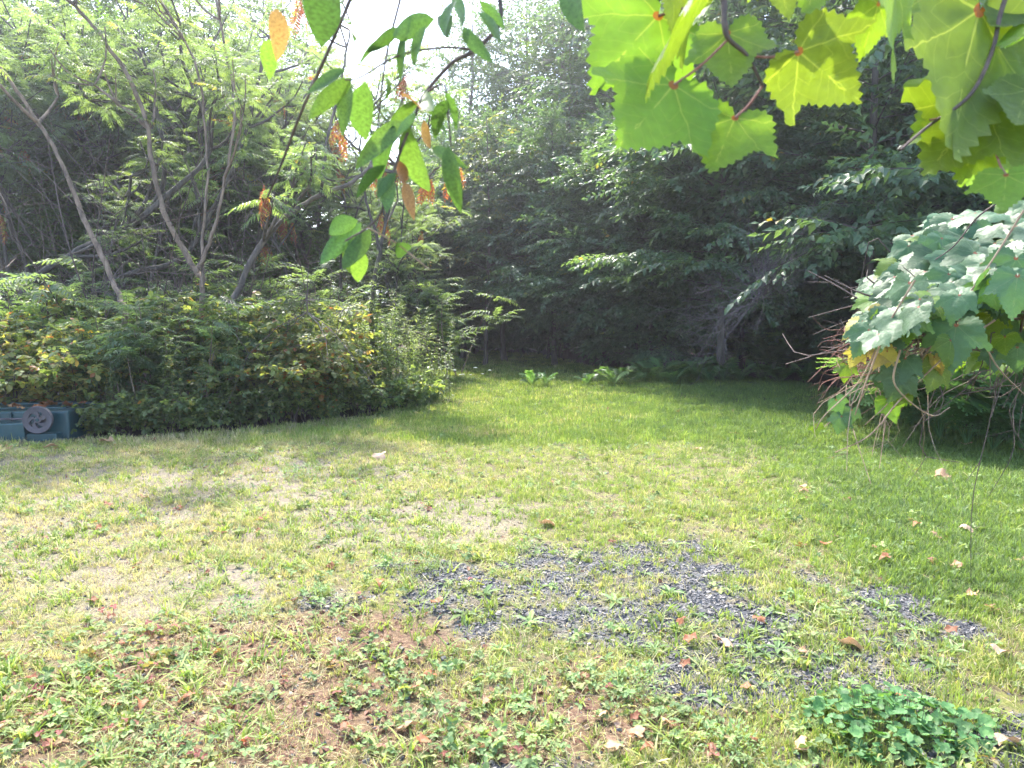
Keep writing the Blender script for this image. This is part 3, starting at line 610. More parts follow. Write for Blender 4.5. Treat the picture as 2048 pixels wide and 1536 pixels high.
# dead interlaced twigs inside the thicket
def dead_brush(seed, n, Ls, spread, mat, rad=.009, flat=.5):
    r = np.random.default_rng(seed); mb = MB()
    for k in range(n):
        b = r.normal(0, .18, 3) * [1, 1, 0]; d = nrm(np.array([r.normal(0, spread), r.normal(0, spread), r.uniform(.2, 1.0) * (1.2 - flat)])); L_ = Ls * r.uniform(.5, 1.1)
        Pp = spline([b, b + d * L_ * .45 + r.normal(0, .12, 3) * L_ * .5, b + d * L_ + r.normal(0, .25, 3) * L_ * .5], 7); v, f = tube(Pp, np.linspace(rad, rad * .35, 7), 4); mb.add(v, f, 0)
        for j in range(6):
            q = r.integers(2, 7); d2 = nrm(d + r.normal(0, .7, 3)); L2 = L_ * r.uniform(.2, .45); P2 = spline([Pp[q], Pp[q] + d2 * L2 * .5 + r.normal(0, .06, 3), Pp[q] + d2 * L2 + r.normal(0, .1, 3)], 4); v, f = tube(P2, np.linspace(rad * .5, rad * .2, 4), 3); mb.add(v, f, 0)
            for i_ in range(2):
                P3 = np.array([P2[2], P2[2] + nrm(d2 + r.normal(0, .9, 3)) * L2 * r.uniform(.3, .7)]); v, f = tube(P3, [rad * .3, rad * .15], 3); mb.add(v, f, 0)
    return mb.mesh('twigs', mat)
DB = [dead_brush(s, 18, 2.7, .30, M['twig'], .012) for s in range(3)]
for k, (px, dep) in enumerate([(20, 11.8), (110, 12.6), (200, 11.6), (300, 12.4), (360, 11.5), (470, 12.6), (540, 12.6), (-80, 12.5), (260, 14), (420, 13.5), (60, 13.6)]):
    o = link('dead_shrub', DB[k % 3], None, ((px - 1024) / F * dep, dep, 0), (0, 0, k * 1.7), .8 + .25 * (k % 3)); tag(o, 'leafless shrub of tangled dark twigs among the sumac trunks', 'shrub', 'dead shrubs in the thicket')
db = link('dead_brush', dead_brush(9, 60, 1.35, .8, M['brush_twig'], .006, .85), None, at(1500, 580, 13.2), (0, -.95, .2)); tag(db, 'fallen leafless tree top, a grey purple tangle of twigs at the forest edge', 'brush')
db.location = at(1520, 590, 12.6)

# ------------------------------------------------------------------ thicket border: brambles, goldenrod
def tri_leaf(seed, s=.075):
    """bramble leaf: three toothed leaflets"""
    V, T = oval_leaf(1, .72, .12, .18); Vs, Fs, ids = [], [], []; c = 0; r = np.random.default_rng(seed)
    for a in (-1.25, 0, 1.25):
        v = V * s * (1 if a == 0 else .82) @ (rotz(-a) @ rotx(r.normal(-.2, .15))).T + np.array([0, .03 if a == 0 else .012, 0]); Vs.append(v); Fs.append(T + c); ids.append(np.full(len(T), len(ids))); c += len(v)
    return np.concatenate(Vs), np.concatenate(Fs), np.concatenate(ids)
TRIL = [tri_leaf(s) for s in range(4)]
def bramble(seed, Hh, Rr, ncane, tb, mats=('twig', 'bramble'), dens=.11, leafs=TRIL, sc=(.8, 1.25)):
    r = np.random.default_rng(seed); tr = MB(); P, D, U, S = [], [], [], []
    for k in range(ncane):
        a = r.random() * 6.28; L_ = Hh * r.uniform(.75, 1.2); out_ = Rr * r.uniform(.3, 1.1); b = np.array([*r.normal(0, Rr * .25, 2), -.05]); hd = np.array([math.cos(a), math.sin(a), 0])
        Pp = spline([b, b + [0, 0, L_ * .5] + hd * out_ * .25, b + [0, 0, L_ * .9] + hd * out_ * .7, b + hd * out_ * 1.15 + [0, 0, L_ * r.uniform(.55, .95)]] + r.normal(0, .04, (4, 3)), 12)
        v, f = tube(Pp, np.linspace(.006, .002, 12), 4); tr.add(v, f, 0)
        for q in range(3, 12):
            for side in range(2):
                d2 = nrm(np.array([*r.normal(0, 1, 2), r.normal(.15, .3)])); L2 = r.uniform(.15, .42); e = Pp[q] + d2 * L2
                v, f = tube([Pp[q], e], [.003, .001], 3); tr.add(v, f, 0)
                m_ = int(L2 / dens) + 2; qs = r.random(m_)
                P.append(Pp[q] + (e - Pp[q]) * qs[:, None]); D.append(d2 + r.normal(0, .7, (m_, 3)) * [1, 1, .5] - [0, 0, .15]); U.append(np.array([0, 0, 1.0]) + r.normal(0, .35, (m_, 3))); S.append(r.uniform(*sc, m_))
    P = np.concatenate(P); k = P[:, 2] > .04; cr = MB()
    place(cr, leafs, P[k], np.concatenate(D)[k], np.concatenate(U)[k], np.concatenate(S)[k], r, tb, .2, .1)
    return tr.mesh('canes', M[mats[0]]), cr.mesh('foliage', M[mats[1]])
BRM = [bramble(s, 1.35, .8, 13, .5) for s in range(3)]
BRY = [bramble(10 + s, 1.1, .8, 12, .70) for s in range(2)]
BRS = [bramble(20 + s, .55, .5, 12, .4, dens=.13) for s in range(2)]
def put_shrub(name, pair, px, py, dback, rz, sc, label, group):
    g0 = gnd(px, py); y = g0[1] + dback; x = g0[0] * y / g0[1]
    t = thing(name, label, 'shrub', (x, y, 0), rz, group, sc); a = link('canes', pair[0], t); b = link('foliage', pair[1], t); return t
edge = lambda px: np.interp(px, [-200, 0, 160, 420, 640, 800, 880], [905, 895, 882, 868, 845, 825, 812])
for k, (px, back, sc) in enumerate([(250, 1.4, .95), (360, 1.9, 1.15), (430, 1.2, .8), (530, 1.5, 1.15), (585, 1.0, .95), (480, 2.5, 1.2), (670, 2.1, 1.0), (640, 1.3, .8), (220, 2.2, 1.05)]):
    put_shrub('bramble_shrub', BRM[k % 3], px, edge(px), back, k * 2.1, sc * 1.05, 'leafy green bramble shrub at the edge of the mown grass', 'green brambles along the thicket edge')
for k, (px, back, sc) in enumerate([(20, 1.25, 1.0), (110, 1.45, 1.05), (190, 1.1, .95), (-60, 1.5, 1.1), (60, 2.1, 1.25), (150, 2.4, 1.25), (560, 1.3, 1.2), (-150, 1.2, 1.0), (530, .6, .85), (575, .5, .95), (615, .6, .9), (600, 1.4, 1.25)]):
    put_shrub('bramble_shrub', BRY[k % 2], px, edge(px), back, k * 1.3, sc * 1.1, 'yellowing bramble shrub with pale leaves over brown canes', 'yellowing brambles in the thicket')
for k, px in enumerate([190, 250, 330, 410, 480, 560, 650, 740, 820]):
    put_shrub('low_bramble', BRS[k % 2], px, edge(px), .35, k * 1.9, .6 + .15 * (k % 3), 'low bramble shoot creeping out onto the mown grass', 'low brambles at the foot of the thicket')
# sumac seedlings and young ferny shoots
def seedling(seed):
    r = np.random.default_rng(seed); tr = MB(); P, D = [], []
    for s in range(4):
        b = np.array([*r.normal(0, .2, 2), -.03]); top = b + [r.normal(0, .2), r.normal(0, .2), r.uniform(.8, 1.5)]; Pp = spline([b, (b + top) / 2 + r.normal(0, .05, 3), top], 6); v, f = tube(Pp, np.linspace(.012, .005, 6), 5); tr.add(v, f, 0)
        for k in range(13): a = k * 2.4; e = r.uniform(-.1, .8); P.append(Pp[5] - [0, 0, r.uniform(0, .55)]); D.append([math.cos(a) * math.cos(e), math.sin(a) * math.cos(e), math.sin(e)])
    cr = MB(); place(cr, SUM, np.array(P), np.array(D), np.tile([0, 0, 1.0], (len(P), 1)), r.uniform(.8, 1.2, len(P)), r, .35, .12, .05)
    return tr.mesh('stem', M['sumac_bark']), cr.mesh('foliage', M['sumac'])
SEE = [seedling(s) for s in range(3)]
for k, (px, back, sc) in enumerate([(300, 1.8, 1.1), (390, 1.2, 1.0), (450, 2.4, 1.15), (240, 2.6, 1.15), (20, 2.3, 1.2), (120, 2.9, 1.2), (520, 2.9, 1.15), (860, 4.5, 1.3), (905, 5.5, 1.6), (350, 3.2, 1.25), (330, .9, 1.1), (400, .75, 1.0), (270, 1.2, 1.1), (450, 1.0, 1.1), (365, .6, .85), (300, .7, .9), (235, 1.0, .95), (420, 1.5, 1.25), (20, 1.6, 1.0), (440, 1.3, 1.05), (60, 2.6, 1.45), (160, 2.4, 1.3), (230, 3.0, 1.6), (310, 2.6, 1.4), (400, 2.8, 1.55), (490, 3.2, 1.6), (570, 2.8, 1.5), (640, 3.2, 1.5), (720, 3.0, 1.3), (-30, 2.6, 1.5)]):
    t = put_shrub('sumac_sapling', SEE[k % 3], px, edge(px), back, k, sc, 'young sumac shoots with feathery leaves rising from the brambles', 'young sumacs in the thicket'); 
    for c_ in t.children:
        if c_.name.startswith('canes'): c_.name = 'stems'
def goldenrod(seed, H=1.3):
    r = np.random.default_rng(seed); st = MB(); q = np.linspace(0, 1, 8); a = r.random() * 6.28; ln = r.uniform(.02, .16)
    Pp = np.stack([ln * q ** 2 * math.cos(a) * H, ln * q ** 2 * math.sin(a) * H, H * q - .03], -1); v, f = tube(Pp, np.linspace(.006, .002, 8), 5); st.add(v, f, 0)
    n = 78; qs = np.sort(r.uniform(.10, 1.0, n)) ; pos = np.stack([np.interp(qs, q, Pp[:, c_]) for c_ in range(3)], -1); az = np.arange(n) * 2.4 + r.normal(0, .3, n); e = .55 * qs + r.normal(-.1, .2, n)
    D = np.stack([np.cos(az) * np.cos(e), np.sin(az) * np.cos(e), np.sin(e)], -1); V, T = leaf4(.15, .036, .3, .3); cr = MB()
    place(cr, [(V, T, np.zeros(4, int))], pos, D, np.tile([0, 0, 1.0], (n, 1)), r.uniform(.7, 1.15, n) * (1.1 - .62 * qs ** 3), r, .45, .2, 0)
    return st.mesh('stalk', M['green_stem']), cr.mesh('foliage', M['goldenrod'])
GR = [goldenrod(s, 1.2 + .1 * s) for s in range(5)]
rr = random.Random(8)
for k, (px, back, n, sc) in enumerate([(505, .9, 4, .8), (640, .35, 5, .75), (665, .8, 6, 1.0), (690, .4, 5, .85), (715, .9, 6, 1.1), (740, .45, 6, .9), (770, .9, 6, 1.1), (795, .4, 6, .85), (818, .9, 6, 1.0), (842, .45, 6, .9), (862, .9, 6, .9), (830, 1.6, 7, 1.1), (700, 1.7, 6, 1.25), (760, 1.7, 6, 1.2),
        (240, .7, 4, .85), (285, .9, 4, 1.0), (330, .6, 4, .8), (375, .5, 4, .8), (430, .7, 4, .85), (470, .5, 4, .75), (610, .7, 5, .95), (545, 1.2, 4, 1.0), (205, 1.1, 4, .9), (150, 1.4, 4, 1.0)]):
    g0 = gnd(px, edge(px)); y = g0[1] + back * .8 + .1; t = thing('goldenrod_clump', ('clump of narrow-leaved goldenrod stalks rising between the brambles' if px < 500 else 'tall clump of pale goldenrod stalks beside the coarse grass tussocks' if px > 770 else 'clump of upright goldenrod stalks below the leaning grey sumac trunk'), 'plant', (g0[0] * y / g0[1], y, 0), 0, 'goldenrod among the brambles' if px < 500 else 'goldenrod beside the grass tussocks' if px > 770 else 'goldenrod below the leaning sumac')
    for j in range(n):
        a = rr.random() * 6.28; d = .34 * math.sqrt(rr.random()); pr = GR[rr.randrange(5)]; s = sc * rr.uniform(.7, 1.25)
        st = link('stalk', pr[0], t, (d * math.cos(a), d * math.sin(a), 0), (rr.gauss(0, .07), rr.gauss(0, .07), rr.random() * 6.28), s); link('foliage', pr[1], st)
# coarse grass tussock at the corner of the thicket
def tussock(seed):
    r = np.random.default_rng(seed); mb = MB()
    for k in range(90):
        a = r.random() * 6.28; d = np.array([math.cos(a), math.sin(a), 0]); s = np.array([-d[1], d[0], 0]); H = r.uniform(.35, .85); ln = r.uniform(.1, .7); q = np.linspace(0, 1, 6); b = np.array([*r.normal(0, .07, 2), -.02])
        Pp = b + d * (ln * H * q ** 1.7)[:, None] + np.array([0, 0, 1.0]) * (H * (q - .35 * ln * q ** 2.5))[:, None]; wv = .008 * (1 - q ** 2) + .0008
        V = np.concatenate([Pp - s * wv[:, None], Pp + s * wv[:, None]]); mb.add(V, [[j, j + 1, j + 7, j + 6] for j in range(5)], 0, np.clip(r.normal(.25, .15), 0, 1))
    return mb.mesh('grass_tussock', M['goldenrod'])
for px, py in ((842, 812), (862, 806), (825, 818)):
    g0 = gnd(px, py); tag(link('grass_tussock', tussock(px), None, (g0[0], g0[1] + .1, 0), (0, 0, px)), 'tall coarse grass tussock beside the goldenrod stalks', 'grass tussock', 'grass tussocks at the corner of the thicket')
# yellow daisies in the thicket
def daisy():
    mb = MB(); v, f = tube([[0, 0, -.55], [.02, 0, -.25], [0, 0, 0]], .003, 4); st = MB().add(v, f, 0).mesh('stem', M['green_stem'])
    V, T = oval_leaf(.045, .017, .1, .15)
    for k in range(11): mb.add(V @ rotz(k * .571).T @ rotx(.5).T, T, 0, .5)
    fl = mb.mesh('petals', M['yellow_flower']); v, f = tube([[0, 0, 0], [0, .008, .012]], [.012, .009], 8); ct = MB().add(v, f, 0).mesh('flower_centre', M['tan_twig']); return st, fl, ct
DA = daisy()
for px, py, dep in ((196, 703, 10.3), (180, 665, 11.0), (165, 668, 11.1), (222, 683, 10.6), (290, 693, 10.5), (182, 672, 11)):
    t = thing('yellow_daisy', 'small yellow daisy flower poking out of the brambles', 'flower', at(px, py, dep - .6), 0, 'yellow flowers in the thicket'); t.rotation_euler = (.5, .1, px)
    link('stem', DA[0], t); link('petals', DA[1], t); link('flower_centre', DA[2], t)

# ------------------------------------------------------------------ ferns
def frond(seed, L_=.75, n=19, wmax=.20):
    r = np.random.default_rng(seed); mb = MB(); V, T = leaf4(1, .2, .2, .25); q = np.linspace(0, 1, 8)
    C = lambda s: np.stack([0 * s, L_ * (s * .80 - .05 * s * s), L_ * (1.15 * s - .72 * s * s)], -1)
    v, f = tube(C(q), np.linspace(.004, .001, 8), 3); mb.add(v, f, 0, .6)
    tn = np.clip(r.normal(.45, .12), 0, 1)
    for k in range(n):
        s = .16 + .84 * k / n; ln = wmax * math.sin(math.pi * min(1, .12 + .88 * (1 - s) ** .8)) ** .8 + .012; p0 = C(np.array([s]))[0]
        for sd_ in (-1, 1):
            b = rotz(-sd_ * (1.25 - .45 * s)) @ rotx(-.15 + r.normal(0, .12)) @ roty(sd_ * .25)
            # each pinna carries small lobes on both sides
            m_ = 6
            for j in range(m_):
                qq = (j + .5) / m_; l2 = ln * .26 * (1.1 - qq)
                for s2 in (-1, 1):
                    vv = np.array([[0, ln * (qq - .09), 0], [s2 * l2, ln * (qq + .10), 0], [0, ln * (qq + .09), 0]]) @ b.T + p0; mb.add(vv, [[0, 1, 2]], 0, np.clip(tn + r.normal(0, .08), 0, 1))
    return mb.mesh('frond', M['fern'])
FR = [frond(s, .8, 20, .23) for s in range(4)]
def fern(x, y, sc, label, group, n=7, seed=0):
    r = random.Random(seed); t = thing('fern', label, 'fern', (x, y, 0), r.random() * 6.28, group, sc)
    for k in range(n): link('frond', FR[r.randrange(4)], t, (0, 0, 0), (r.uniform(0, .6), r.gauss(0, .15), k * 6.283 / n + r.gauss(0, .3)), r.uniform(.75, 1.1))
fr = random.Random(12)
for k, (px, py) in enumerate([(1830, 838), (1880, 846), (1940, 856), (1990, 862), (2040, 870), (1900, 820), (1970, 828), (2030, 835), (1850, 808), (2090, 880), (2100, 845), (1930, 800), (2010, 805), (1800, 812), (2060, 812), (1870, 790), (1960, 785), (2040, 790), (1915, 775), (1990, 770), (1840, 780), (2070, 770), (1880, 765), (1950, 760), (1860, 855), (1910, 866), (1965, 875), (2020, 885), (1880, 880), (1935, 892), (1985, 900), (2045, 905), (1850, 868), (2080, 920)]):
    g0 = gnd(px, py); fern(g0[0], g0[1], fr.uniform(1.5, 2.0), 'green fern in the shade under the grapevine mound', 'ferns below the grapevine', 8, k)
for k, (px, py) in enumerate([(1545, 752), (1580, 748), (1620, 752), (1650, 748), (1600, 738), (1560, 735), (1640, 735), (1690, 742), (1720, 752), (1520, 742), (1680, 730), (1740, 735), (1600, 725), (1490, 738), (1760, 748)]):
    g0 = gnd(px, py); fern(g0[0], g0[1], fr.uniform(1.6, 2.1), 'dark fern at the foot of the forest edge', 'ferns along the forest edge', 7, 100 + k)
for k, (px, py, s) in enumerate([(1320, 768, .85), (1395, 766, .85), (1230, 772, .7), (1255, 770, .6), (1065, 774, .5), (1090, 772, .45), (1175, 772, .45), (1350, 772, .65), (1420, 768, .65), (1450, 768, .65), (1290, 764, .75), (1370, 762, .8), (1480, 766, .75), (1440, 762, .8), (1520, 764, .75), (1560, 768, .7), (1610, 770, .75)]):
    g0 = gnd(px, py); fern(g0[0], g0[1], s * 1.0, 'pale sunlit fern standing at the far edge of the lawn', 'pale ferns at the lawn edge', 6, 200 + k)
# white umbels at the corner of the lawn
def umbel():
    st = MB(); v, f = tube([[0, 0, 0], [.01, 0, .3], [0, .01, .55]], .003, 4); st.add(v, f, 0); hd = MB(); r = np.random.default_rng(4)
    for k in range(30):
        a = k * 2.4; d = .045 * math.sqrt(k / 30); c_ = np.array([d * math.cos(a), d * math.sin(a) + .01, .55 + .01 * math.cos(d * 30)]); v, f = tube([c_, c_ + [0, 0, .006]], [.008, .006], 5); hd.add(v, f, 0); hd.add(v[5:], [[0, 1, 2, 3, 4]], 0)
    return st.mesh('stem', M['green_stem']), hd.mesh('flower_head', M['white_flower'])
UM = umbel()
for k, (px, py) in enumerate([(897, 762), (921, 768), (927, 775), (951, 765), (941, 760), (965, 766), (979, 764), (910, 772)]):
    g0 = gnd(px, py + 18); t = thing('wild_carrot', 'white wild carrot flower at the far corner of the lawn', 'flower', (g0[0], g0[1], 0), k, 'white flowers beyond the goldenrod', .5 + .1 * (k % 4)); link('stem', UM[0], t); h = link('flower_head', UM[1], t)

# ------------------------------------------------------------------ tipped wheeled cart
def plastic(name, c0, c1, rough):
    return bark_mat(name, c0, c1, 5, rough)
M['teal'] = plastic('teal_plastic', (.005, .03, .038), (.011, .055, .067), .4)
M['rubber'] = plastic('grey_rubber', (.055, .048, .055), (.10, .085, .095), .75)
def rbox(x0, x1, y0, y1, z0, z1, bev=.015, taper=0.0):
    """box with chamfered edges"""
    import bmesh
    b = bmesh.new(); bmesh.ops.create_cube(b, size=1)
    for v in b.verts:
        tp = taper if v.co.z > 0 else 0
        v.co = Vector(((x0 + x1) / 2 + v.co.x * (x1 - x0 - tp), (y0 + y1) / 2 + v.co.y * (y1 - y0 - tp), (z0 + z1) / 2 + v.co.z * (z1 - z0)))
    bmesh.ops.bevel(b, geom=list(b.edges), offset=bev, segments=3, affect='EDGES', profile=.5)
    V = [list(v.co) for v in b.verts]; b.verts.index_update(); Fs = [[v.index for v in f.verts] for f in b.faces]; b.free(); return V, Fs
def add_poly(mb, V, Fs, smooth=False):
    off = mb.n; mb.v.append(np.array(V, float)); mb.n += len(V)
    by = {}
    for f in Fs: by.setdefault(len(f), []).append(f)
    for k, fs in by.items(): mb.f.append((np.array(fs) + off, 0, np.full(len(fs), .5), smooth))
cx, cyy = gnd(133, 884)[0], gnd(133, 884)[1]
cart = thing('wheeled_cart', 'teal plastic wheeled cart tipped over on the grass below the brambles', 'cart', (cx, cyy, 0), R(4))
b = MB(); add_poly(b, *rbox(-1.12, 0, .08, .78, -.02, .345, .022, .03)); link('body', b.mesh('body', M['teal']), cart)
b = MB(); add_poly(b, *rbox(-1.10, -.42, -.06, .10, -.02, .225, .015, .01)); link('ledge', b.mesh('ledge', M['teal']), cart)
b = MB(); add_poly(b, *rbox(-.415, -.08, -.05, .10, -.02, .105, .012, .01)); link('ledge', b.mesh('ledge', M['teal']), cart)
b = MB(); add_poly(b, *rbox(-1.14, .02, .72, .84, -.01, .375, .015)); link('rim', b.mesh('rim', M['teal']), cart)
for xr in (-.98, -.82, -.66, -.5): b = MB(); add_poly(b, *rbox(xr, xr + .035, .066, .09, .235, .335, .006)); link('rib', b.mesh('rib', M['teal']), cart)
b = MB(); add_poly(b, *rbox(-1.0, -.16, .35, .55, .33, .36, .01)); link('panel', b.mesh('panel', M['teal']), cart)
v, f = tube([[-1.1, .04, .265], [-.25, .04, .265]], .011, 8); link('axle', MB().add(v, f, 0, smooth=True).mesh('axle', M['rubber']), cart)
b = MB(); add_poly(b, *rbox(-.30, -.20, .0, .1, .2, .3, .01)); link('axle_bracket', b.mesh('axle_bracket', M['rubber']), cart)
# wheel: tyre ring, disc with five swept slots, hub
wz, wr, wc = .265, .155, np.array([-.275, -.045, .265])
prof = [(.62, -.022), (.98, -.030), (1.0, -.02), (1.0, .02), (.98, .030), (.62, .022)]
def lathe_y(prof, r0, n=36, closed=True):
    a = np.arange(n) * 2 * math.pi / n; V = np.array([[r0 * p_[0] * math.cos(t), p_[1], r0 * p_[0] * math.sin(t)] for p_ in prof for t in a]); Fs = []; m_ = len(prof)
    for k in range(m_ if closed else m_ - 1):
        for j in range(n): Fs.append([k * n + j, k * n + (j + 1) % n, ((k + 1) % m_) * n + (j + 1) % n, ((k + 1) % m_) * n + j])
    return V, np.array(Fs)
wheel = link('wheel', None, cart, wc, (0, 0, R(6)))
v, f = lathe_y(prof, wr); link('tyre', MB().add(v, f, 0).mesh('tyre', M['rubber']), wheel)
sp_ = MB(); v, f = lathe_y([(.12, -.026), (.22, -.026), (.24, -.015), (.24, .015), (.12, .02)], wr, 24); sp_.add(v, f)
for k in range(5):
    a0 = k * 2 * math.pi / 5; ring = []
    for q in np.linspace(0, 1, 6):
        rad = wr * (.20 + .46 * q); a = a0 + .75 * q; wv = .26 + .12 * q
        ring.append([(rad * math.cos(a - wv), yy, rad * math.sin(a - wv)) for yy in (-.018, .012)] + [(rad * math.cos(a + wv), yy, rad * math.sin(a + wv)) for yy in (.012, -.018)])
    V = np.array(ring).reshape(-1, 3); fs = [[i_ * 4 + j, i_ * 4 + (j + 1) % 4, (i_ + 1) * 4 + (j + 1) % 4, (i_ + 1) * 4 + j] for i_ in range(5) for j in range(4)]; sp_.add(V, fs)
link('spoked_disc', sp_.mesh('spoked_disc', M['rubber']), wheel)
v, f = lathe_y([(0.001, -.030), (.10, -.030), (.12, -.02), (.12, .07), (.001, .07)], wr, 20, False); link('hub', MB().add(v, f).mesh('hub', M['teal']), wheel)

# ------------------------------------------------------------------ broad vine leaves
def vine_outline(teeth=1.0, seed=0):
    r = np.random.default_rng(seed)
    half = np.array([(0, 0), (.06, -.12), (.17, -.225), (.33, -.23), (.47, -.12), (.54, .04), (.58, .22), (.70, .50), (.48, .47), (.36, .53), (.31, .66), (.21, .81), (.09, .95), (0, 1.08)])
    Pp = spline(np.c_[half, np.zeros(len(half))], 40)[:, :2]; d = nrm(np.gradient(Pp, axis=0)); nn = np.stack([d[:, 1], -d[:, 0]], -1)
    amp = .024 * teeth * r.uniform(.5, 1.4, 40) * np.where(np.arange(40) % 2, 1, -1); amp[:3] = 0; amp[-1] = 0
    Rr = Pp + nn * amp[:, None]; Ll = (Pp + nn * np.roll(amp, 1)[:, None]) * [-1, 1]
    return np.concatenate([Rr[1:], Ll[::-1][1:-1]])
def vine_leaf(seed, curl=.2):
    r = np.random.default_rng(seed); wx = [r.uniform(.92, 1.08), 1]; O = vine_outline(seed=seed) * wx; O0 = vine_outline(0.0, seed) * wx; n = len(O); V = [[0, 0, 0]]; rings = (.3, .55, .8, 1.0)
    ph = r.random() * 6.28; bend = r.normal(-.06, .12)
    for s in rings:
        for (x, y) in (O if s == 1.0 else O0 * s):
            rad = math.hypot(x, y); a = math.atan2(x, y)
            z = -curl * rad * rad + .05 * math.sin(4 * a + ph) * rad + .03 * math.sin(9 * x + 7 * y + ph) * rad + bend * y * abs(y) - .05 * math.sin(2.5 * abs(a)) * rad * .6 + .09 * abs(x) * (1 - rad * .4)
            V.append([x, y, z])
    Fs3 = [[0, 1 + j, 1 + (j + 1) % n] for j in range(n - 0) if not (j == n - 1)]; Fs4 = []
    for k in range(len(rings) - 1):
        for j in range(n - 1): Fs4.append([1 + k * n + j, 1 + (k + 1) * n + j, 1 + (k + 1) * n + j + 1, 1 + k * n + j + 1])
    mb = MB(); mb.add(V, Fs3, 0, .5, True); mb.f.append((np.array(Fs4), 0, np.full(len(Fs4), .5), True)); return mb
def vein_leaf_mat(name, base, vein, trans, tcol, rough, spec, dark=.55):
    m, N, L = new_mat(name)
    tc = N.new('ShaderNodeTexCoord'); sp = N.new('ShaderNodeSeparateXYZ'); L.new(tc.outputs['Object'], sp.inputs[0])
    def mth(op, a, b=None, c=None):
        n = N.new('ShaderNodeMath'); n.operation = op
        for k, x in enumerate((a, b, c)):
            if x is None: continue
            if isinstance(x, (int, float)): n.inputs[k].default_value = x
            else: L.new(x, n.inputs[k])
        return n.outputs[0]
    ax = mth('ABSOLUTE', sp.outputs[0]); y = sp.outputs[1]
    nw = N.new('ShaderNodeTexNoise'); nw.inputs['Scale'].default_value = 4; L.new(tc.outputs['Object'], nw.inputs['Vector']); ang = mth('ADD', mth('ARCTAN2', ax, y), mth('MULTIPLY', mth('SUBTRACT', nw.outputs[0], .5), .28)); rad = mth('SQRT', mth('ADD', mth('MULTIPLY', ax, ax), mth('MULTIPLY', y, y)))
    dmin = None; side = None
    for a0 in (0, .86, 1.75):
        d = mth('MULTIPLY', mth('ABSOLUTE', mth('SINE', mth('SUBTRACT', ang, a0))), rad); dmin = d if dmin is None else mth('MINIMUM', dmin, d)
    w1 = mth('SUBTRACT', .009, mth('MULTIPLY', rad, .006)); main = mth('LESS_THAN', dmin, w1)
    # side veins leave the nearest main vein at an angle
    sv_ = mth('ABSOLUTE', mth('SUBTRACT', mth('FRACT', mth('MULTIPLY', mth('SUBTRACT', rad, mth('MULTIPLY', dmin, .9)), 7.5)), .5)); fine = mth('MULTIPLY', mth('GREATER_THAN', sv_, .47), mth('GREATER_THAN', rad, .22))
    vm = mth('MAXIMUM', main, mth('MULTIPLY', fine, .4))
    nz = N.new('ShaderNodeTexNoise'); nz.inputs['Scale'].default_value = 9; nz.inputs['Detail'].default_value = 6; L.new(tc.outputs['Object'], nz.inputs['Vector'])
    ob = N.new('ShaderNodeObjectInfo'); vo = N.new('ShaderNodeVectorMath'); vo.operation = 'ADD'; L.new(tc.outputs['Object'], vo.inputs[0]); L.new(mth('MULTIPLY', ob.outputs['Random'], 60), vo.inputs[1]); L.new(vo.outputs[0], nz.inputs['Vector'])
    hs = N.new('ShaderNodeHueSaturation'); hs.inputs['Color'].default_value = (*base, 1)
    val = mth('ADD', mth('MULTIPLY', nz.outputs[0], .5), mth('MULTIPLY_ADD', ob.outputs['Random'], .45, .5)); L.new(val, hs.inputs['Value'])
    hu = mth('MULTIPLY_ADD', ob.outputs['Random'], .03, .485); L.new(hu, hs.inputs['Hue'])
    mx = N.new('ShaderNodeMix'); mx.data_type = 'RGBA'; mx.inputs[7].default_value = (*vein, 1); L.new(mth('MULTIPLY', vm, .5), mx.inputs[0]); L.new(hs.outputs[0], mx.inputs[6])
    mr = N.new('ShaderNodeMix'); mr.data_type = 'RGBA'; mr.inputs[7].default_value = (.25, .05, .03, 1); L.new(mth('MULTIPLY', mth('LESS_THAN', rad, .05), .8), mr.inputs[0]); L.new(mx.outputs[2], mr.inputs[6])
    spot = mth('GREATER_THAN', nz.outputs[0], .76); ms = N.new('ShaderNodeMix'); ms.data_type = 'RGBA'; ms.inputs[7].default_value = (.05, .035, .02, 1); L.new(spot, ms.inputs[0]); L.new(mr.outputs[2], ms.inputs[6])
    p = N.new('ShaderNodeBsdfPrincipled'); p.inputs['Roughness'].default_value = rough; p.inputs['Specular IOR Level'].default_value = spec; L.new(ms.outputs[2], p.inputs['Base Color'])
    bp = N.new('ShaderNodeBump'); bp.inputs['Strength'].default_value = .3; bp.inputs['Distance'].default_value = .01; L.new(mth('ADD', mth('MULTIPLY', vm, .6), mth('MULTIPLY', nz.outputs[0], .8)), bp.inputs['Height']); L.new(bp.outputs[0], p.inputs['Normal'])
    t = N.new('ShaderNodeBsdfTranslucent'); vm2 = N.new('ShaderNodeVectorMath'); vm2.operation = 'MULTIPLY'; vm2.inputs[1].default_value = tcol; L.new(ms.outputs[2], vm2.inputs[0]); L.new(vm2.outputs[0], t.inputs['Color'])
    mi = N.new('ShaderNodeMixShader'); mi.inputs[0].default_value = trans; L.new(p.outputs[0], mi.inputs[1]); L.new(t.outputs[0], mi.inputs[2])
    o = N.new('ShaderNodeOutputMaterial'); L.new(mi.outputs[0], o.inputs[0]); return m
M['vine'] = vein_leaf_mat('vine_leaf', (.115, .20, .028), (.30, .36, .10), .50, (1.9, 1.75, .5), .45, .4)
M['vine_glaucous'] = vein_leaf_mat('glossy_vine_leaf', (.07, .13, .06), (.15, .20, .11), .28, (1.6, 1.7, .5), .5, .32)
M['vine_yellow'] = vein_leaf_mat('yellow_vine_leaf', (.42, .36, .10), (.45, .42, .18), .4, (1.3, 1.2, .5), .5, .4)
VL = [vine_leaf(s).mesh('leaf', M['vine']) for s in range(5)]
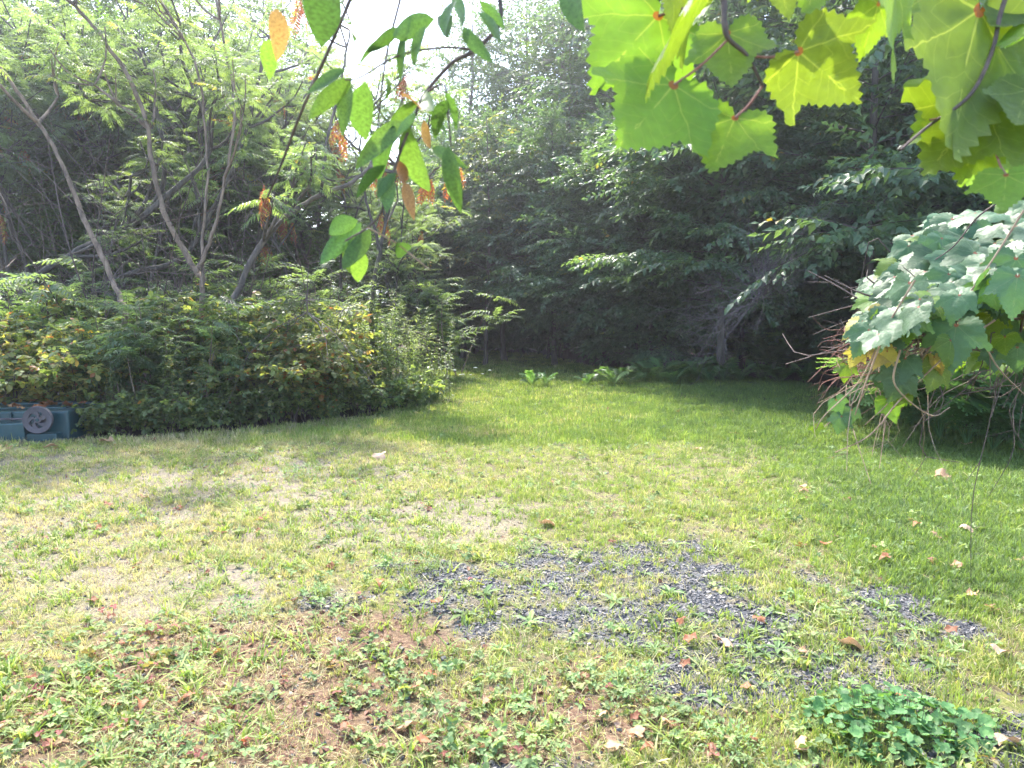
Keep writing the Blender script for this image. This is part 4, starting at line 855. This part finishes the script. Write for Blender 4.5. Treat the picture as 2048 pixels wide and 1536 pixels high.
VG = [vine_leaf(s + 10, .22).mesh('leaf', M['vine_glaucous']) for s in range(5)]
VY = [vine_leaf(s + 20, .3).mesh('leaf', M['vine_yellow']) for s in range(2)]
def set_leaf(parent, meshes, base, tip, normal, name='leaf', wscale=1.0, k=0):
    base, tip, normal = map(lambda a: np.asarray(a, float), (base, tip, normal)); d = tip - base; s = np.linalg.norm(d)
    Mx = frames(d[None], normal[None])[0]; B = Matrix([[*(Mx[i_] * [wscale * s, s, s]), base[i_]] for i_ in range(3)] + [[0, 0, 0, 1]])
    o = link(name, meshes[k % len(meshes)], parent); pl = np.array(parent.matrix_world.translation) if False else np.array(parent.location)
    B.translation = B.translation - Vector(pl); o.matrix_basis = B; return o
toward = lambda P: nrm(CAM - P)
# overhead vine with backlit leaves
HV = thing('grapevine', 'overhanging grapevine with big backlit yellow-green lobed leaves on red stalks', 'vine', (2.2, 1.6, 0))
hvp = np.array([2.2, 1.6, 0]); rv = np.random.default_rng(21)
def vine_stem(name, pts, r0, r1, mat, parent, off, n=None):
    Pp = spline(pts, n or 6 * len(pts)); v, f = tube(Pp - off, np.linspace(r0, r1, len(Pp)), 6); return link(name, MB().add(v, f, 0, smooth=True).mesh(name, mat), parent)
up_ = at(2010, 0, 1.15)
vine_stem('cane', [[2.2, 1.6, -.05], [2.1, 1.5, 1.0], [1.75, 1.35, 2.0], [1.2, 1.2, 2.35], up_ + [.05, 0, .12], up_, at(1985, 100, 1.13), at(1940, 190, 1.1), at(1860, 250, 1.08), at(1800, 300, 1.06)], .0055, .0018, M['twig'], HV, hvp, 70)
vine_stem('cane', [[1.2, 1.2, 2.35], [.75, 1.1, 2.2], at(1440, -120, 1.03), at(1448, 0, 1.02), at(1453, 70, 1.0), at(1495, 112, 1.0), at(1525, 172, 1.0)], .006, .0018, M['twig'], HV, hvp, 50)
LE = [  # petiole px, tip px, width, depth base, depth tip, roll
    ((1316, 32), (1192, 162), 1.12, 1.06, 1.03, 0), ((1347, 170), (1236, 306), 1.15, .98, .96, .1), ((1455, 66), (1466, 186), 1.05, 1.02, 1.0, 0), ((1598, 103), (1705, 196), 1.2, .98, 1.0, -.1),
    ((1470, 236), (1424, 346), 1.12, .99, .97, 0), ((1757, 8), (1726, 112), .75, 1.05, 1.05, .5), ((1800, -60), (1738, 155), .35, 1.0, 1.0, 1.2), ((1415, -25), (1246, 152), .22, .95, .93, 1.4),
    ((1555, -60), (1575, 40), .9, 1.05, 1.05, .2), ((1640, -90), (1612, 35), .8, 1.08, 1.06, .4), ((1350, -40), (1352, 52), .6, 1.05, 1.02, .8), ((1420, -30), (1388, 74), .6, 1.08, 1.06, -.8),
    ((1960, 20), (1860, 348), .62, 1.16, 1.10, .5), ((1985, 130), (1832, 312), .62, 1.18, 1.14, -.3), ((1975, 200), (1850, 352), .9, 1.12, 1.1, .2), ((1990, 235), (1925, 345), 1.0, 1.14, 1.1, .1), ((2012, 350), (2006, 428), 1.15, 1.05, 1.03, 0),
    ((2055, 180), (2020, 270), 1.0, 1.08, 1.05, .3), ((2040, -20), (1975, 72), 1.0, 1.2, 1.15, .2), ((1905, -60), (1880, 84), 1.0, 1.22, 1.2, -.4), ((1990, 290), (1940, 360), 1.0, 1.25, 1.2, .9), ((2050, 300), (1995, 340), .9, 1.2, 1.2, .4), ((2060, 30), (2035, 120), .9, 1.15, 1.1, -.5),
    ((1960, 90), (1900, 170), 1.0, 1.3, 1.27, .7), ((2010, 100), (1960, 180), 1.0, 1.34, 1.3, -.4), ((1500, -130), (1495, -10), 1.1, 1.05, 1.05, 0), ((1680, -140), (1700, -15), 1.1, 1.1, 1.1, .2), ((2000, 250), (2035, 330), .9, 1.3, 1.26, .5), ((1940, -70), (1925, 20), 1.1, 1.28, 1.25, .2), ((2030, 60), (2060, 160), 1.0, 1.26, 1.2, -.2)]
for k, (a, b_, ws, d0, d1, ro) in enumerate(LE):
    A, Bp = at(*a, d0), at(*b_, d1); n0 = toward(A) + np.array([0, .0, .35]); side = np.cross(n0, nrm(Bp - A)); nrmv = n0 * math.cos(ro) + side * math.sin(ro)
    set_leaf(HV, VL, A, Bp, -nrmv if k % 5 else nrmv, 'leaf', max(ws, .55) if abs(ro) > .9 else ws, k)
for a, b_, d0, d1 in (((1453, 82), (1347, 170), 1.0, .98), ((1495, 112), (1598, 103), 1.0, .98), ((1525, 172), (1470, 236), 1.0, .99), ((1452, 40), (1455, 66), 1.01, 1.02), ((1440, -20), (1316, 32), 1.03, 1.06), ((1985, 130), (1940, 230), 1.13, 1.14), ((1990, 300), (2012, 350), 1.1, 1.05), ((1860, 240), (1975, 200), 1.08, 1.12)):
    A, Bp = at(*a, d0), at(*b_, d1); mid = (A + Bp) / 2 + [0, 0, -.004]; vine_stem('leaf_stalk', [A, mid, Bp], .0016, .0019, M['red_twig'], HV, hvp, 8)
# glaucous grapevine mound at the side
MV = thing('grapevine_mound', 'sprawling grapevine mound with pale shiny leaves over a tangle of bare canes', 'vine', (2.6, 3.2, 0)); mvp = np.array([2.6, 3.2, 0])
topline = lambda u: np.interp(u, [1715, 1735, 1800, 1880, 1960, 2048, 2250], [640, 560, 500, 450, 425, 400, 350])
botline = lambda u: np.interp(u, [1715, 1760, 1850, 1950, 2048, 2250], [690, 680, 625, 610, 600, 610])
cnt = 0
for k in range(300 + 70):
    u = 1722 + (2260 - 1722) * rv.random() ** .9; q = rv.random(); v = topline(u) + (botline(u) - topline(u)) * q; dep = 3.1 - .75 * q + rv.normal(0, .07)
    A = at(u, v, dep); d = nrm(np.array([-.75, -.45, -.42]) + rv.normal(0, .35, 3) * [1, 1, .6] - [0, 0, .25 * q]); s = rv.uniform(.065, .13) * (1.0 if u > 1760 else .8)
    nn = nrm(np.array([-.2, -.35, 1.0]) + rv.normal(0, .32, 3)); me_ = VL if rv.random() < .2 else VG
    set_leaf(MV, me_, A - d * s * .5, A + d * s * .5, nn, 'leaf', rv.uniform(.9, 1.1), k)
for k, (u, v, s, me_, dep) in enumerate([(1905, 690, .13, VG, 2.3), (1830, 640, .10, VG, 2.4), (1900, 705, .08, VL, 2.3), (1870, 755, .10, VL, 2.4), (1800, 740, .09, VG, 2.4), (1790, 775, .09, VG, 2.4), (1690, 745, .06, VL, 2.6), (1702, 835, .05, VG, 2.5), (1678, 850, .06, VG, 2.5), (1632, 860, .04, VL, 2.6), (1680, 815, .055, VG, 2.5), (1765, 712, .06, VY, 2.4), (1772, 720, .06, VY, 2.4),
        (1725, 665, .10, VY, 2.5), (1745, 650, .09, VY, 2.5), (1872, 732, .06, VY, 2.4), (1785, 820, .08, VL, 2.45), (1800, 795, .06, VL, 2.45), (1710, 717, .06, VY, 2.5), (2010, 690, .07, VL, 2.4), (2035, 720, .08, VG, 2.4), (1980, 655, .09, VL, 2.5), (2030, 590, .12, VG, 2.2), (1760, 760, .06, VG, 2.5), (1820, 660, .09, VL, 2.35), (1990, 720, .07, VG, 2.6), (1755, 690, .07, VY, 2.5)]):
    A = at(u, v, dep); d = nrm(np.array([rv.normal(-.2, .4), rv.normal(-.2, .3), -.9])); n0 = nrm(toward(A) + [0, 0, .6] + rv.normal(0, .3, 3)); set_leaf(MV, me_, A - d * s * .5, A + d * s * .5, n0, 'leaf', 1.0, k)
for k in range(85):
    u = rv.uniform(1745, 2230); v = rv.uniform(610, 720) + 25 * rv.random(); dep = rv.uniform(2.75, 3.4); A = at(u, v, dep); s = rv.uniform(.06, .12)
    d = nrm(np.array([rv.normal(-.4, .5), rv.normal(-.3, .4), -.8])); n0 = nrm(toward(A) + [0, 0, .5] + rv.normal(0, .4, 3)); set_leaf(MV, VG if k % 3 else VL, A - d * s * .5, A + d * s * .5, n0, 'leaf', rv.uniform(.85, 1.1), k)
def tangle(n, seed, region, dep, mat, r0, Ls, dirf, name, nseg=6):
    r = np.random.default_rng(seed); mb = MB()
    for k in range(n):
        u = r.uniform(region[0], region[1]); v = r.uniform(region[2], region[3]); A = at(u, v, r.uniform(*dep)); d = nrm(dirf(r)); L_ = r.uniform(*Ls)
        Pp = spline([A, A + d * L_ * .35 + r.normal(0, .05, 3) * L_, A + d * L_ * .7 + r.normal(0, .10, 3) * L_ - [0, 0, .04 * L_], A + d * L_ + r.normal(0, .12, 3) * L_ - [0, 0, .15 * L_]], nseg + 3)
        v_, f = tube(Pp - mvp, np.linspace(r0, r0 * .4, len(Pp)) * r.uniform(.6, 1.3), 4); mb.add(v_, f, 0)
        if r.random() < .7:
            q = r.integers(2, len(Pp)); v_, f = tube(np.array([Pp[q - 1], Pp[q - 1] + nrm(d + r.normal(0, .8, 3)) * L_ * .3]) - mvp, [r0 * .5, r0 * .25], 3); mb.add(v_, f, 0)
    return tag(link(name, mb.mesh(name, mat), MV), kind='stuff')
tangle(330, 1, (1840, 2300, 600, 715), (2.6, 3.6), M['twig'], .0042, (.2, .55), lambda r: np.array([r.normal(-.5, .8), r.normal(-.1, .6), r.normal(.05, .4)]), 'canes')
tangle(90, 2, (1715, 1830, 655, 760), (2.5, 3.0), M['red_twig'], .0018, (.08, .22), lambda r: np.array([-1, r.normal(-.2, .5), r.normal(.0, .55)]), 'red_shoots')
tangle(16, 3, (1720, 1900, 640, 740), (2.4, 2.9), M['tan_twig'], .0022, (.2, .55), lambda r: np.array([r.normal(-.4, .4), r.normal(-.1, .4), -.75]), 'dry_shoots')
tangle(16, 4, (1900, 2300, 650, 760), (2.9, 4.2), M['twig'], .004, (.3, .9), lambda r: np.array([r.normal(0, .5), r.normal(0, .5), -1.0]), 'hanging_canes')
for k, pl in enumerate([[(1990, 640), (1905, 700), (1800, 800), (1740, 870), (1670, 905)], [(1880, 610), (1960, 680), (2000, 740), (2060, 800)], [(1830, 560), (1770, 660), (1720, 760), (1650, 830), (1632, 858)], [(1760, 690), (1730, 770), (1710, 830)], [(2048, 420), (1985, 520), (1900, 640), (1790, 790), (1730, 850)], [(1800, 700), (1790, 770), (1860, 830), (1900, 815)], [(2040, 380), (1960, 430), (1910, 490), (1870, 520)]]):
    vine_stem('cane', [at(u, v, 2.35 + .03 * j) for j, (u, v) in enumerate(pl)], .0035, .0016, M['tan_twig'] if k != 6 else M['twig'], MV, mvp)
for k, (x0, y0) in enumerate([(2.75, 3.2), (3.2, 3.6), (3.5, 4.0), (3.3, 3.1)]):
    vine_stem('trunk', [[x0, y0, -.05], [x0 - .1, y0 + .1, .6], [x0 - .25, y0 - .1, 1.15], [x0 - .6, y0 - .25, 1.5]], .022, .008, M['twig'], MV, mvp)

# ------------------------------------------------------------------ drooping branch with long leaves, close by
def lance_leaf(seed):
    r = np.random.default_rng(seed); q = np.linspace(0, 1, 9); wv = .19 * np.sin(np.pi * np.clip(q * .93 + .04, 0, 1)) ** .8 * (1 - .35 * q); wv[0] = wv[-1] = .004; cz = -.22 * q ** 2 + r.normal(0, .04) * q
    C = np.stack([.05 * np.sin(q * 3 + r.random() * 6), q, cz], -1); Lf = C + np.stack([-wv, 0 * q, wv * .4], -1); Rt = C + np.stack([wv, 0 * q, wv * .4], -1)
    V = np.concatenate([C, Lf, Rt]); Fs = [[j, j + 1, 10 + j, 9 + j] for j in range(8)] + [[18 + j, 19 + j, j + 1, j] for j in range(8)]; return V, Fs
def lance_mesh(seed, tint): V, Fs = lance_leaf(seed); return MB().add(V, Fs, 0, tint, True).mesh('leaf', M['branch_leaf'])
LG = [lance_mesh(s, t) for s, t in ((1, .35), (2, .5), (3, .6), (4, .3), (5, .72))]; LDK = [lance_mesh(s, t) for s, t in ((11, .0), (12, .1), (13, .05))]; LO = [lance_mesh(s, t) for s, t in ((6, .88), (7, .93), (8, .98))]  # LDK: darker copies, silhouette shade of the upper leaves put into their tint
HB = thing('drooping_branch', 'drooping thin branch with long pointed leaves, some orange, hanging before the sky gap', 'branch', at(900, -200, 1.05)); hbp = np.array(HB.location)
top_ = at(960, -330, 1.1)
vine_stem('twig', [top_, at(990, -60, 1.06), at(1000, 40, 1.05), at(950, 100, 1.04), at(905, 125, 1.03), at(852, 185, 1.02), at(828, 235, 1.01), at(800, 305, 1.0), at(780, 370, 1.0), at(762, 425, 1.0), at(735, 455, 1.0), at(690, 482, .99)], .0035, .0012, M['twig'], HB, hbp, 60)
vine_stem('twig', [top_, at(740, -110, 1.1), at(700, 0, 1.1), at(655, 105, 1.12), at(600, 230, 1.15), at(566, 320, 1.18), at(535, 395, 1.2)], .0032, .0016, M['twig'], HB, hbp, 40)
vine_stem('twig', [at(820, -90, 1.05), at(800, 0, 1.05), at(775, 100, 1.05), at(762, 190, 1.06), at(755, 260, 1.08)], .0022, .001, M['twig'], HB, hbp, 24)
vine_stem('twig', [at(852, 185, 1.02), at(888, 170, 1.0), at(896, 230, .99), at(902, 292, .98)], .0016, .001, M['twig'], HB, hbp, 16)
vine_stem('twig', [at(950, 100, 1.04), at(890, 95, 1.03), at(800, 110, 1.02), at(720, 155, 1.0), at(690, 160, 1.0)], .0018, .001, M['twig'], HB, hbp, 20)
vine_stem('twig', [at(735, 455, 1.0), at(790, 485, 1.0), at(860, 540, 1.0)], .0014, .0008, M['tan_twig'], HB, hbp, 12)
BL = [((726, 162), (729, 292), LG, 1.25), ((705, 165), (672, 262), LG, 1.0), ((700, 150), (618, 240), LG, 1.0), ((690, 140), (608, 172), LG, 1.1), ((770, 80), (704, 120), LG, .9), ((800, 60), (735, 98), LG, .9), ((810, 70), (788, 160), LG, .9), ((850, 50), (820, 130), LG, 1.1), ((870, 45), (772, 62), LG, 1.1), ((905, 30), (875, 90), LG, 1.1), ((910, 0), (880, 60), LG, 1.3), ((930, 50), (976, 132), LG, 1.2), ((955, 25), (1024, 84), LG, .7), ((960, 0), (1010, 60), LG, .9), ((900, -20), (935, 60), LG, 1.1), ((700, 50), (712, 52), LG, 1), ((690, 42), (715, 62), LG, .8),
      ((832, 200), (776, 262), LG, .8), ((830, 225), (800, 275), LG, 1.1), ((800, 235), (718, 332), LG, .95), ((795, 250), (740, 345), LG, .9), ((770, 330), (712, 388), LG, .9), ((826, 252), (842, 402), LG, .8), ((850, 215), (905, 262), LG, .7), ((845, 240), (862, 302), LO, .9), ((806, 365), (834, 430), LO, 1.0), ((795, 320), (814, 378), LO, 1.1), ((850, 180), (860, 235), LG, .9), ((897, 292), (900, 425), LG, 1.15), ((860, 300), (925, 318), LG, .8), ((895, 200), (870, 260), LG, .9), ((893, 185), (915, 250), LG, .8), ((780, 355), (768, 412), LG, 1.1), ((792, 345), (752, 400), LG, 1.0), ((800, 190), (855, 205), LO, .6), ((880, 205), (884, 250), LO, .8),
      ((722, 445), (642, 535), LG, 1.0), ((735, 455), (688, 545), LG, 1.1), ((715, 440), (650, 472), LG, 1.5), ((716, 500), (721, 570), LG, 1.5), ((790, 488), (832, 512), LG, 1.2), ((690, 480), (662, 520), LG, 1.0), ((700, 470), (690, 540), LG, .9), ((770, 150), (790, 190), LG, .8), ((545, 80), (530, 150), LG, 1.5), ((640, -60), (625, 90), LG, 2.0), ((1140, -60), (1152, 45), LG, 1.3), ((560, 20), (550, 110), LO[:1], 1.2)]
for k, (a, b_, me_, ws) in enumerate(BL):
    dd = 1.0 + rv.normal(0, .03); A, Bp = at(*a, dd), at(*b_, dd + rv.normal(0, .035)); me_ = LDK if (me_ is LG and ((b_[1] < 165 and a[0] > 680 and k > 3) or (k > 16 and k % 5 < 2))) else me_; n0 = nrm(toward(A) * rv.choice([-1, 1]) + [0, 0, .5] + rv.normal(0, .45, 3)); set_leaf(HB, me_, A, Bp, n0, 'leaf', ws, k)

# ------------------------------------------------------------------ small plants and fallen leaves on the ground
def rosette(seed, n=8, L_=.075, W_=.02, rise=.5):
    r = np.random.default_rng(seed); mb = MB(); V, T = oval_leaf(1, W_ / L_, .25, .35)
    for k in range(n):
        a = k * 6.283 / n + r.normal(0, .25); mb.add((V * L_ * r.uniform(.6, 1.15)) @ (rotz(a) @ rotx(rise * r.uniform(.3, 1.3))).T + [0, 0, .004], T, 0, np.clip(r.normal(.5, .2), 0, 1))
    return mb.mesh('leaf_rosette', M['rosette'])
ROS = [rosette(s, 7 + s % 3) for s in range(5)]
pr = random.Random(3)
ros_px = [(1530, 1310), (1575, 1285), (1615, 1330), (1640, 1318), (1510, 1265), (1480, 1350), (1560, 1355), (1400, 1235), (1690, 1240), (1770, 1215), (1600, 1235), (1540, 1230), (1650, 1275), (1420, 1400), (1880, 1335), (1905, 1300), (1830, 1260), (1340, 1190), (1290, 1150), (1250, 1260), (1180, 1230), (1100, 1180), (1390, 1330), (1310, 1300), (1060, 1250), (970, 1200), (1350, 1090), (1470, 1180), (1580, 1190), (1650, 1180), (1700, 1290), (1500, 1300), (1590, 1310), (1555, 1300), (1660, 1225), (1725, 1200), (1790, 1290), (1860, 1320), (1440, 1270), (1380, 1260), (1230, 1210), (930, 1240), (890, 1180), (1150, 1290), (1000, 1300), (1210, 1320)]
for k, (u, v) in enumerate(ros_px):
    g0 = gnd(u, v); o = link('rosette_weed', ROS[k % 5], None, (g0[0], g0[1], zf(g0[:1], g0[1:2])[0]), (0, 0, pr.random() * 6.28), pr.uniform(.65, 1.25)); tag(o, 'small green weed rosette rooted in the bare gravel', 'weed', 'weed rosettes on the gravel')
# bushy little weeds
def bushy(seed):
    r = np.random.default_rng(seed); mb = MB(); V, T = leaf4(.018, .007, .2, .2); n = 260
    P = r.normal(0, 1, (n, 3)); P = nrm(P) * (r.random(n) ** .5)[:, None] * [.11, .11, .07]; P[:, 2] = np.abs(P[:, 2]) + .005
    place(mb, [(V, T, np.zeros(4, int))], P, P + r.normal(0, .04, (n, 3)), np.tile([0, 0, 1.0], (n, 1)), r.uniform(.7, 1.3, n), r, .5, .25, 0); return mb.mesh('foliage', M['rosette'])
BU = [bushy(s) for s in range(2)]
for k, (u, v, s) in enumerate([(775, 1135, 1.1), (855, 1145, 1.2), (1270, 1385, 1.3), (480, 1225, 1.2), (600, 955, 1.8), (1050, 1105, 1.1), (640, 1190, .9), (1460, 1500, 1.2), (330, 1520, 1.1)]):
    g0 = gnd(u, v); tag(link('tufted_weed', BU[k % 2], None, (g0[0], g0[1], zf(g0[:1], g0[1:2])[0]), (0, 0, k), s), 'low bushy weed cushion of tiny leaves on open soil', 'weed', 'bushy weed cushions on the soil')
# round ground ivy clump
def scallop(seed):
    r = np.random.default_rng(seed); n = 22; a = np.linspace(.25, 2 * math.pi - .25, n); rad = 1 + .10 * np.cos(a * 9) ; V = [[0, 0, 0]] + [[rad[k] * s * math.sin(a[k]), .25 - rad[k] * s * math.cos(a[k]) * 1.0 + .1, .22 * s * s + .08 * math.sin(a[k] * 3) * s] for s in (.55, 1.0) for k in range(n)]
    V = np.array(V) * .5; T = [[0, 1 + k + 1, 1 + k] for k in range(n - 1)]; Q = [[1 + k, 1 + k + 1, 1 + n + k + 1, 1 + n + k] for k in range(n - 1)]
    mb = MB(); mb.add(V, T, 0, r.random(), True); mb.f.append((np.array(Q), 0, np.full(len(Q), r.random()), True)); return mb.mesh('leaf', M['ground_ivy'])
SCA = [scallop(s) for s in range(5)]
g0 = gnd(1792, 1462); GI = thing('ground_ivy_clump', 'dense round clump of glossy bright green scalloped leaves on gravel', 'plant', (g0[0], g0[1], zf(g0[:1], g0[1:2])[0]))
ra, rb = .33, .25
for k in range(300):
    q = math.sqrt((k + .5) / 300); a = k * 2.39996 + rv.normal(0, .1); wob = 1 + .12 * math.sin(3 * a + 1) + .08 * math.sin(7 * a); x, y = ra * q * wob * math.cos(a), rb * q * wob * math.sin(a); h = .062 * (1 - q ** 3) + .012 + rv.normal(0, .012)
    o = link('leaf', SCA[k % 5], GI, (x, y, max(h, .008)), (rv.normal(.12, .3), rv.normal(0, .3), rv.random() * 6.28), rv.uniform(.028, .05))
mb = MB()
for k in range(120):
    q = math.sqrt(rv.random()); a = rv.random() * 6.28; x, y = ra * q * math.cos(a), rb * q * math.sin(a); v, f = tube([[x * .85, y * .85, 0], [x, y, .10 * (1 - q ** 3) + .01]], .0014, 3); mb.add(v, f)
tag(link('stems', mb.mesh('stems', M['green_stem']), GI), kind='stuff')
# fallen leaves, one by one
def dead_leaf(seed, tint):
    r = np.random.default_rng(seed); mb = vine_leaf(seed + 40, r.uniform(-.5, .5)); V = np.array(mb.v[0]); V[:, 2] += .34 * np.sin(V[:, 0] * 4 + seed) * .5 + .10 * np.sin(V[:, 1] * 7 + seed * 2) + .12 * r.normal() * V[:, 1] ** 2; V[:, 2] -= V[:, 2].min(); V[:, 1] -= .45; mb.v[0] = V
    mb.f = [(f, m_, np.full(len(f), tint), s) for f, m_, t, s in mb.f]; return mb.mesh('fallen_leaf', M['fallen'])
DPK = [dead_leaf(s, t) for s, t in ((1, .66), (2, .60), (3, .54))]; DBR = [dead_leaf(s, t) for s, t in ((4, .15), (5, .35), (6, .5), (7, .25))]
def ground_leaf(u, v, s, me, label, group, k):
    g0 = gnd(u, v); x = g0[0]; y = g0[1]; o = link('fallen_leaf', me, None, (x, y, zf(np.array([x]), np.array([y]))[0] + .02), (pr.gauss(.12, .2), pr.gauss(0, .2), pr.random() * 6.28), s); tag(o, label, 'leaf', group)
for k, (u, v, s) in enumerate([(1440, 1296, .085), (1697, 1298, .095), (1886, 953, .13), (2005, 1308, .08), (1092, 1055, .10), (1222, 1500, .07), (2022, 1500, .085), (815, 1455, .07), (1608, 1505, .06), (1610, 990, .08), (1935, 892, .1), (2045, 905, .1), (758, 925, .13), (1395, 905, .07), (1200, 1440, .05), (1930, 1070, .08), (100, 900, .12), (210, 888, .15)]):
    ground_leaf(u, v, s * .85, DPK[k % 3], 'pale pinkish dried leaf lying curled on the ground', 'pale dried leaves on the ground', k)
for k in range(40):
    if k < 16: u, v = [(1380, 1293), (1830, 1065), (1270, 1478), (1700, 1005), (1735, 945), (1765, 1130), (1870, 1085), (1490, 1385), (1370, 1345), (1650, 1100), (1910, 1140), (1520, 1250), (1900, 1270), (1290, 1510), (960, 1500), (700, 1465)][k]
    else: u, v = pr.uniform(40, 2000), pr.uniform(960, 1525)
    ground_leaf(u, v, pr.uniform(.03, .055), DBR[k % 4], 'small rust brown fallen leaf lying among the weeds', 'brown fallen leaves on the ground', k)
# leaves lying on the tipped cart
for k in range(16):
    o = link('fallen_leaf', DBR[k % 4], None, (cx - pr.uniform(.05, .9), cyy + pr.uniform(.2, .7), .352), (pr.gauss(0, .15), pr.gauss(0, .15), pr.random() * 6.28), pr.uniform(.05, .09)); tag(o, 'dead brown leaf lying on top of the tipped cart', 'leaf', 'dead leaves on the cart')

# ------------------------------------------------------------------ haze: closed box added round everything to imitate veiling lens glare
b = MB(); V = [[x, y, z] for x in (-420, 420) for y in (-80, 920) for z in (-1.2, 21)]
b.add(V, [[0, 1, 3, 2], [4, 6, 7, 5], [0, 4, 5, 1], [2, 3, 7, 6], [0, 2, 6, 4], [1, 5, 7, 3]])
m, N, L = new_mat('glare_haze'); pv = N.new('ShaderNodeVolumePrincipled'); pv.inputs['Color'].default_value = (.90, .91, 1.0, 1); pv.inputs['Density'].default_value = .0029; pv.inputs['Anisotropy'].default_value = .8
o_ = N.new('ShaderNodeOutputMaterial'); L.new(pv.outputs[0], o_.inputs['Volume'])
tag(link('haze', b.mesh('haze', m)), 'thin added haze imitating lens glare over the clearing', 'haze', kind='stuff')
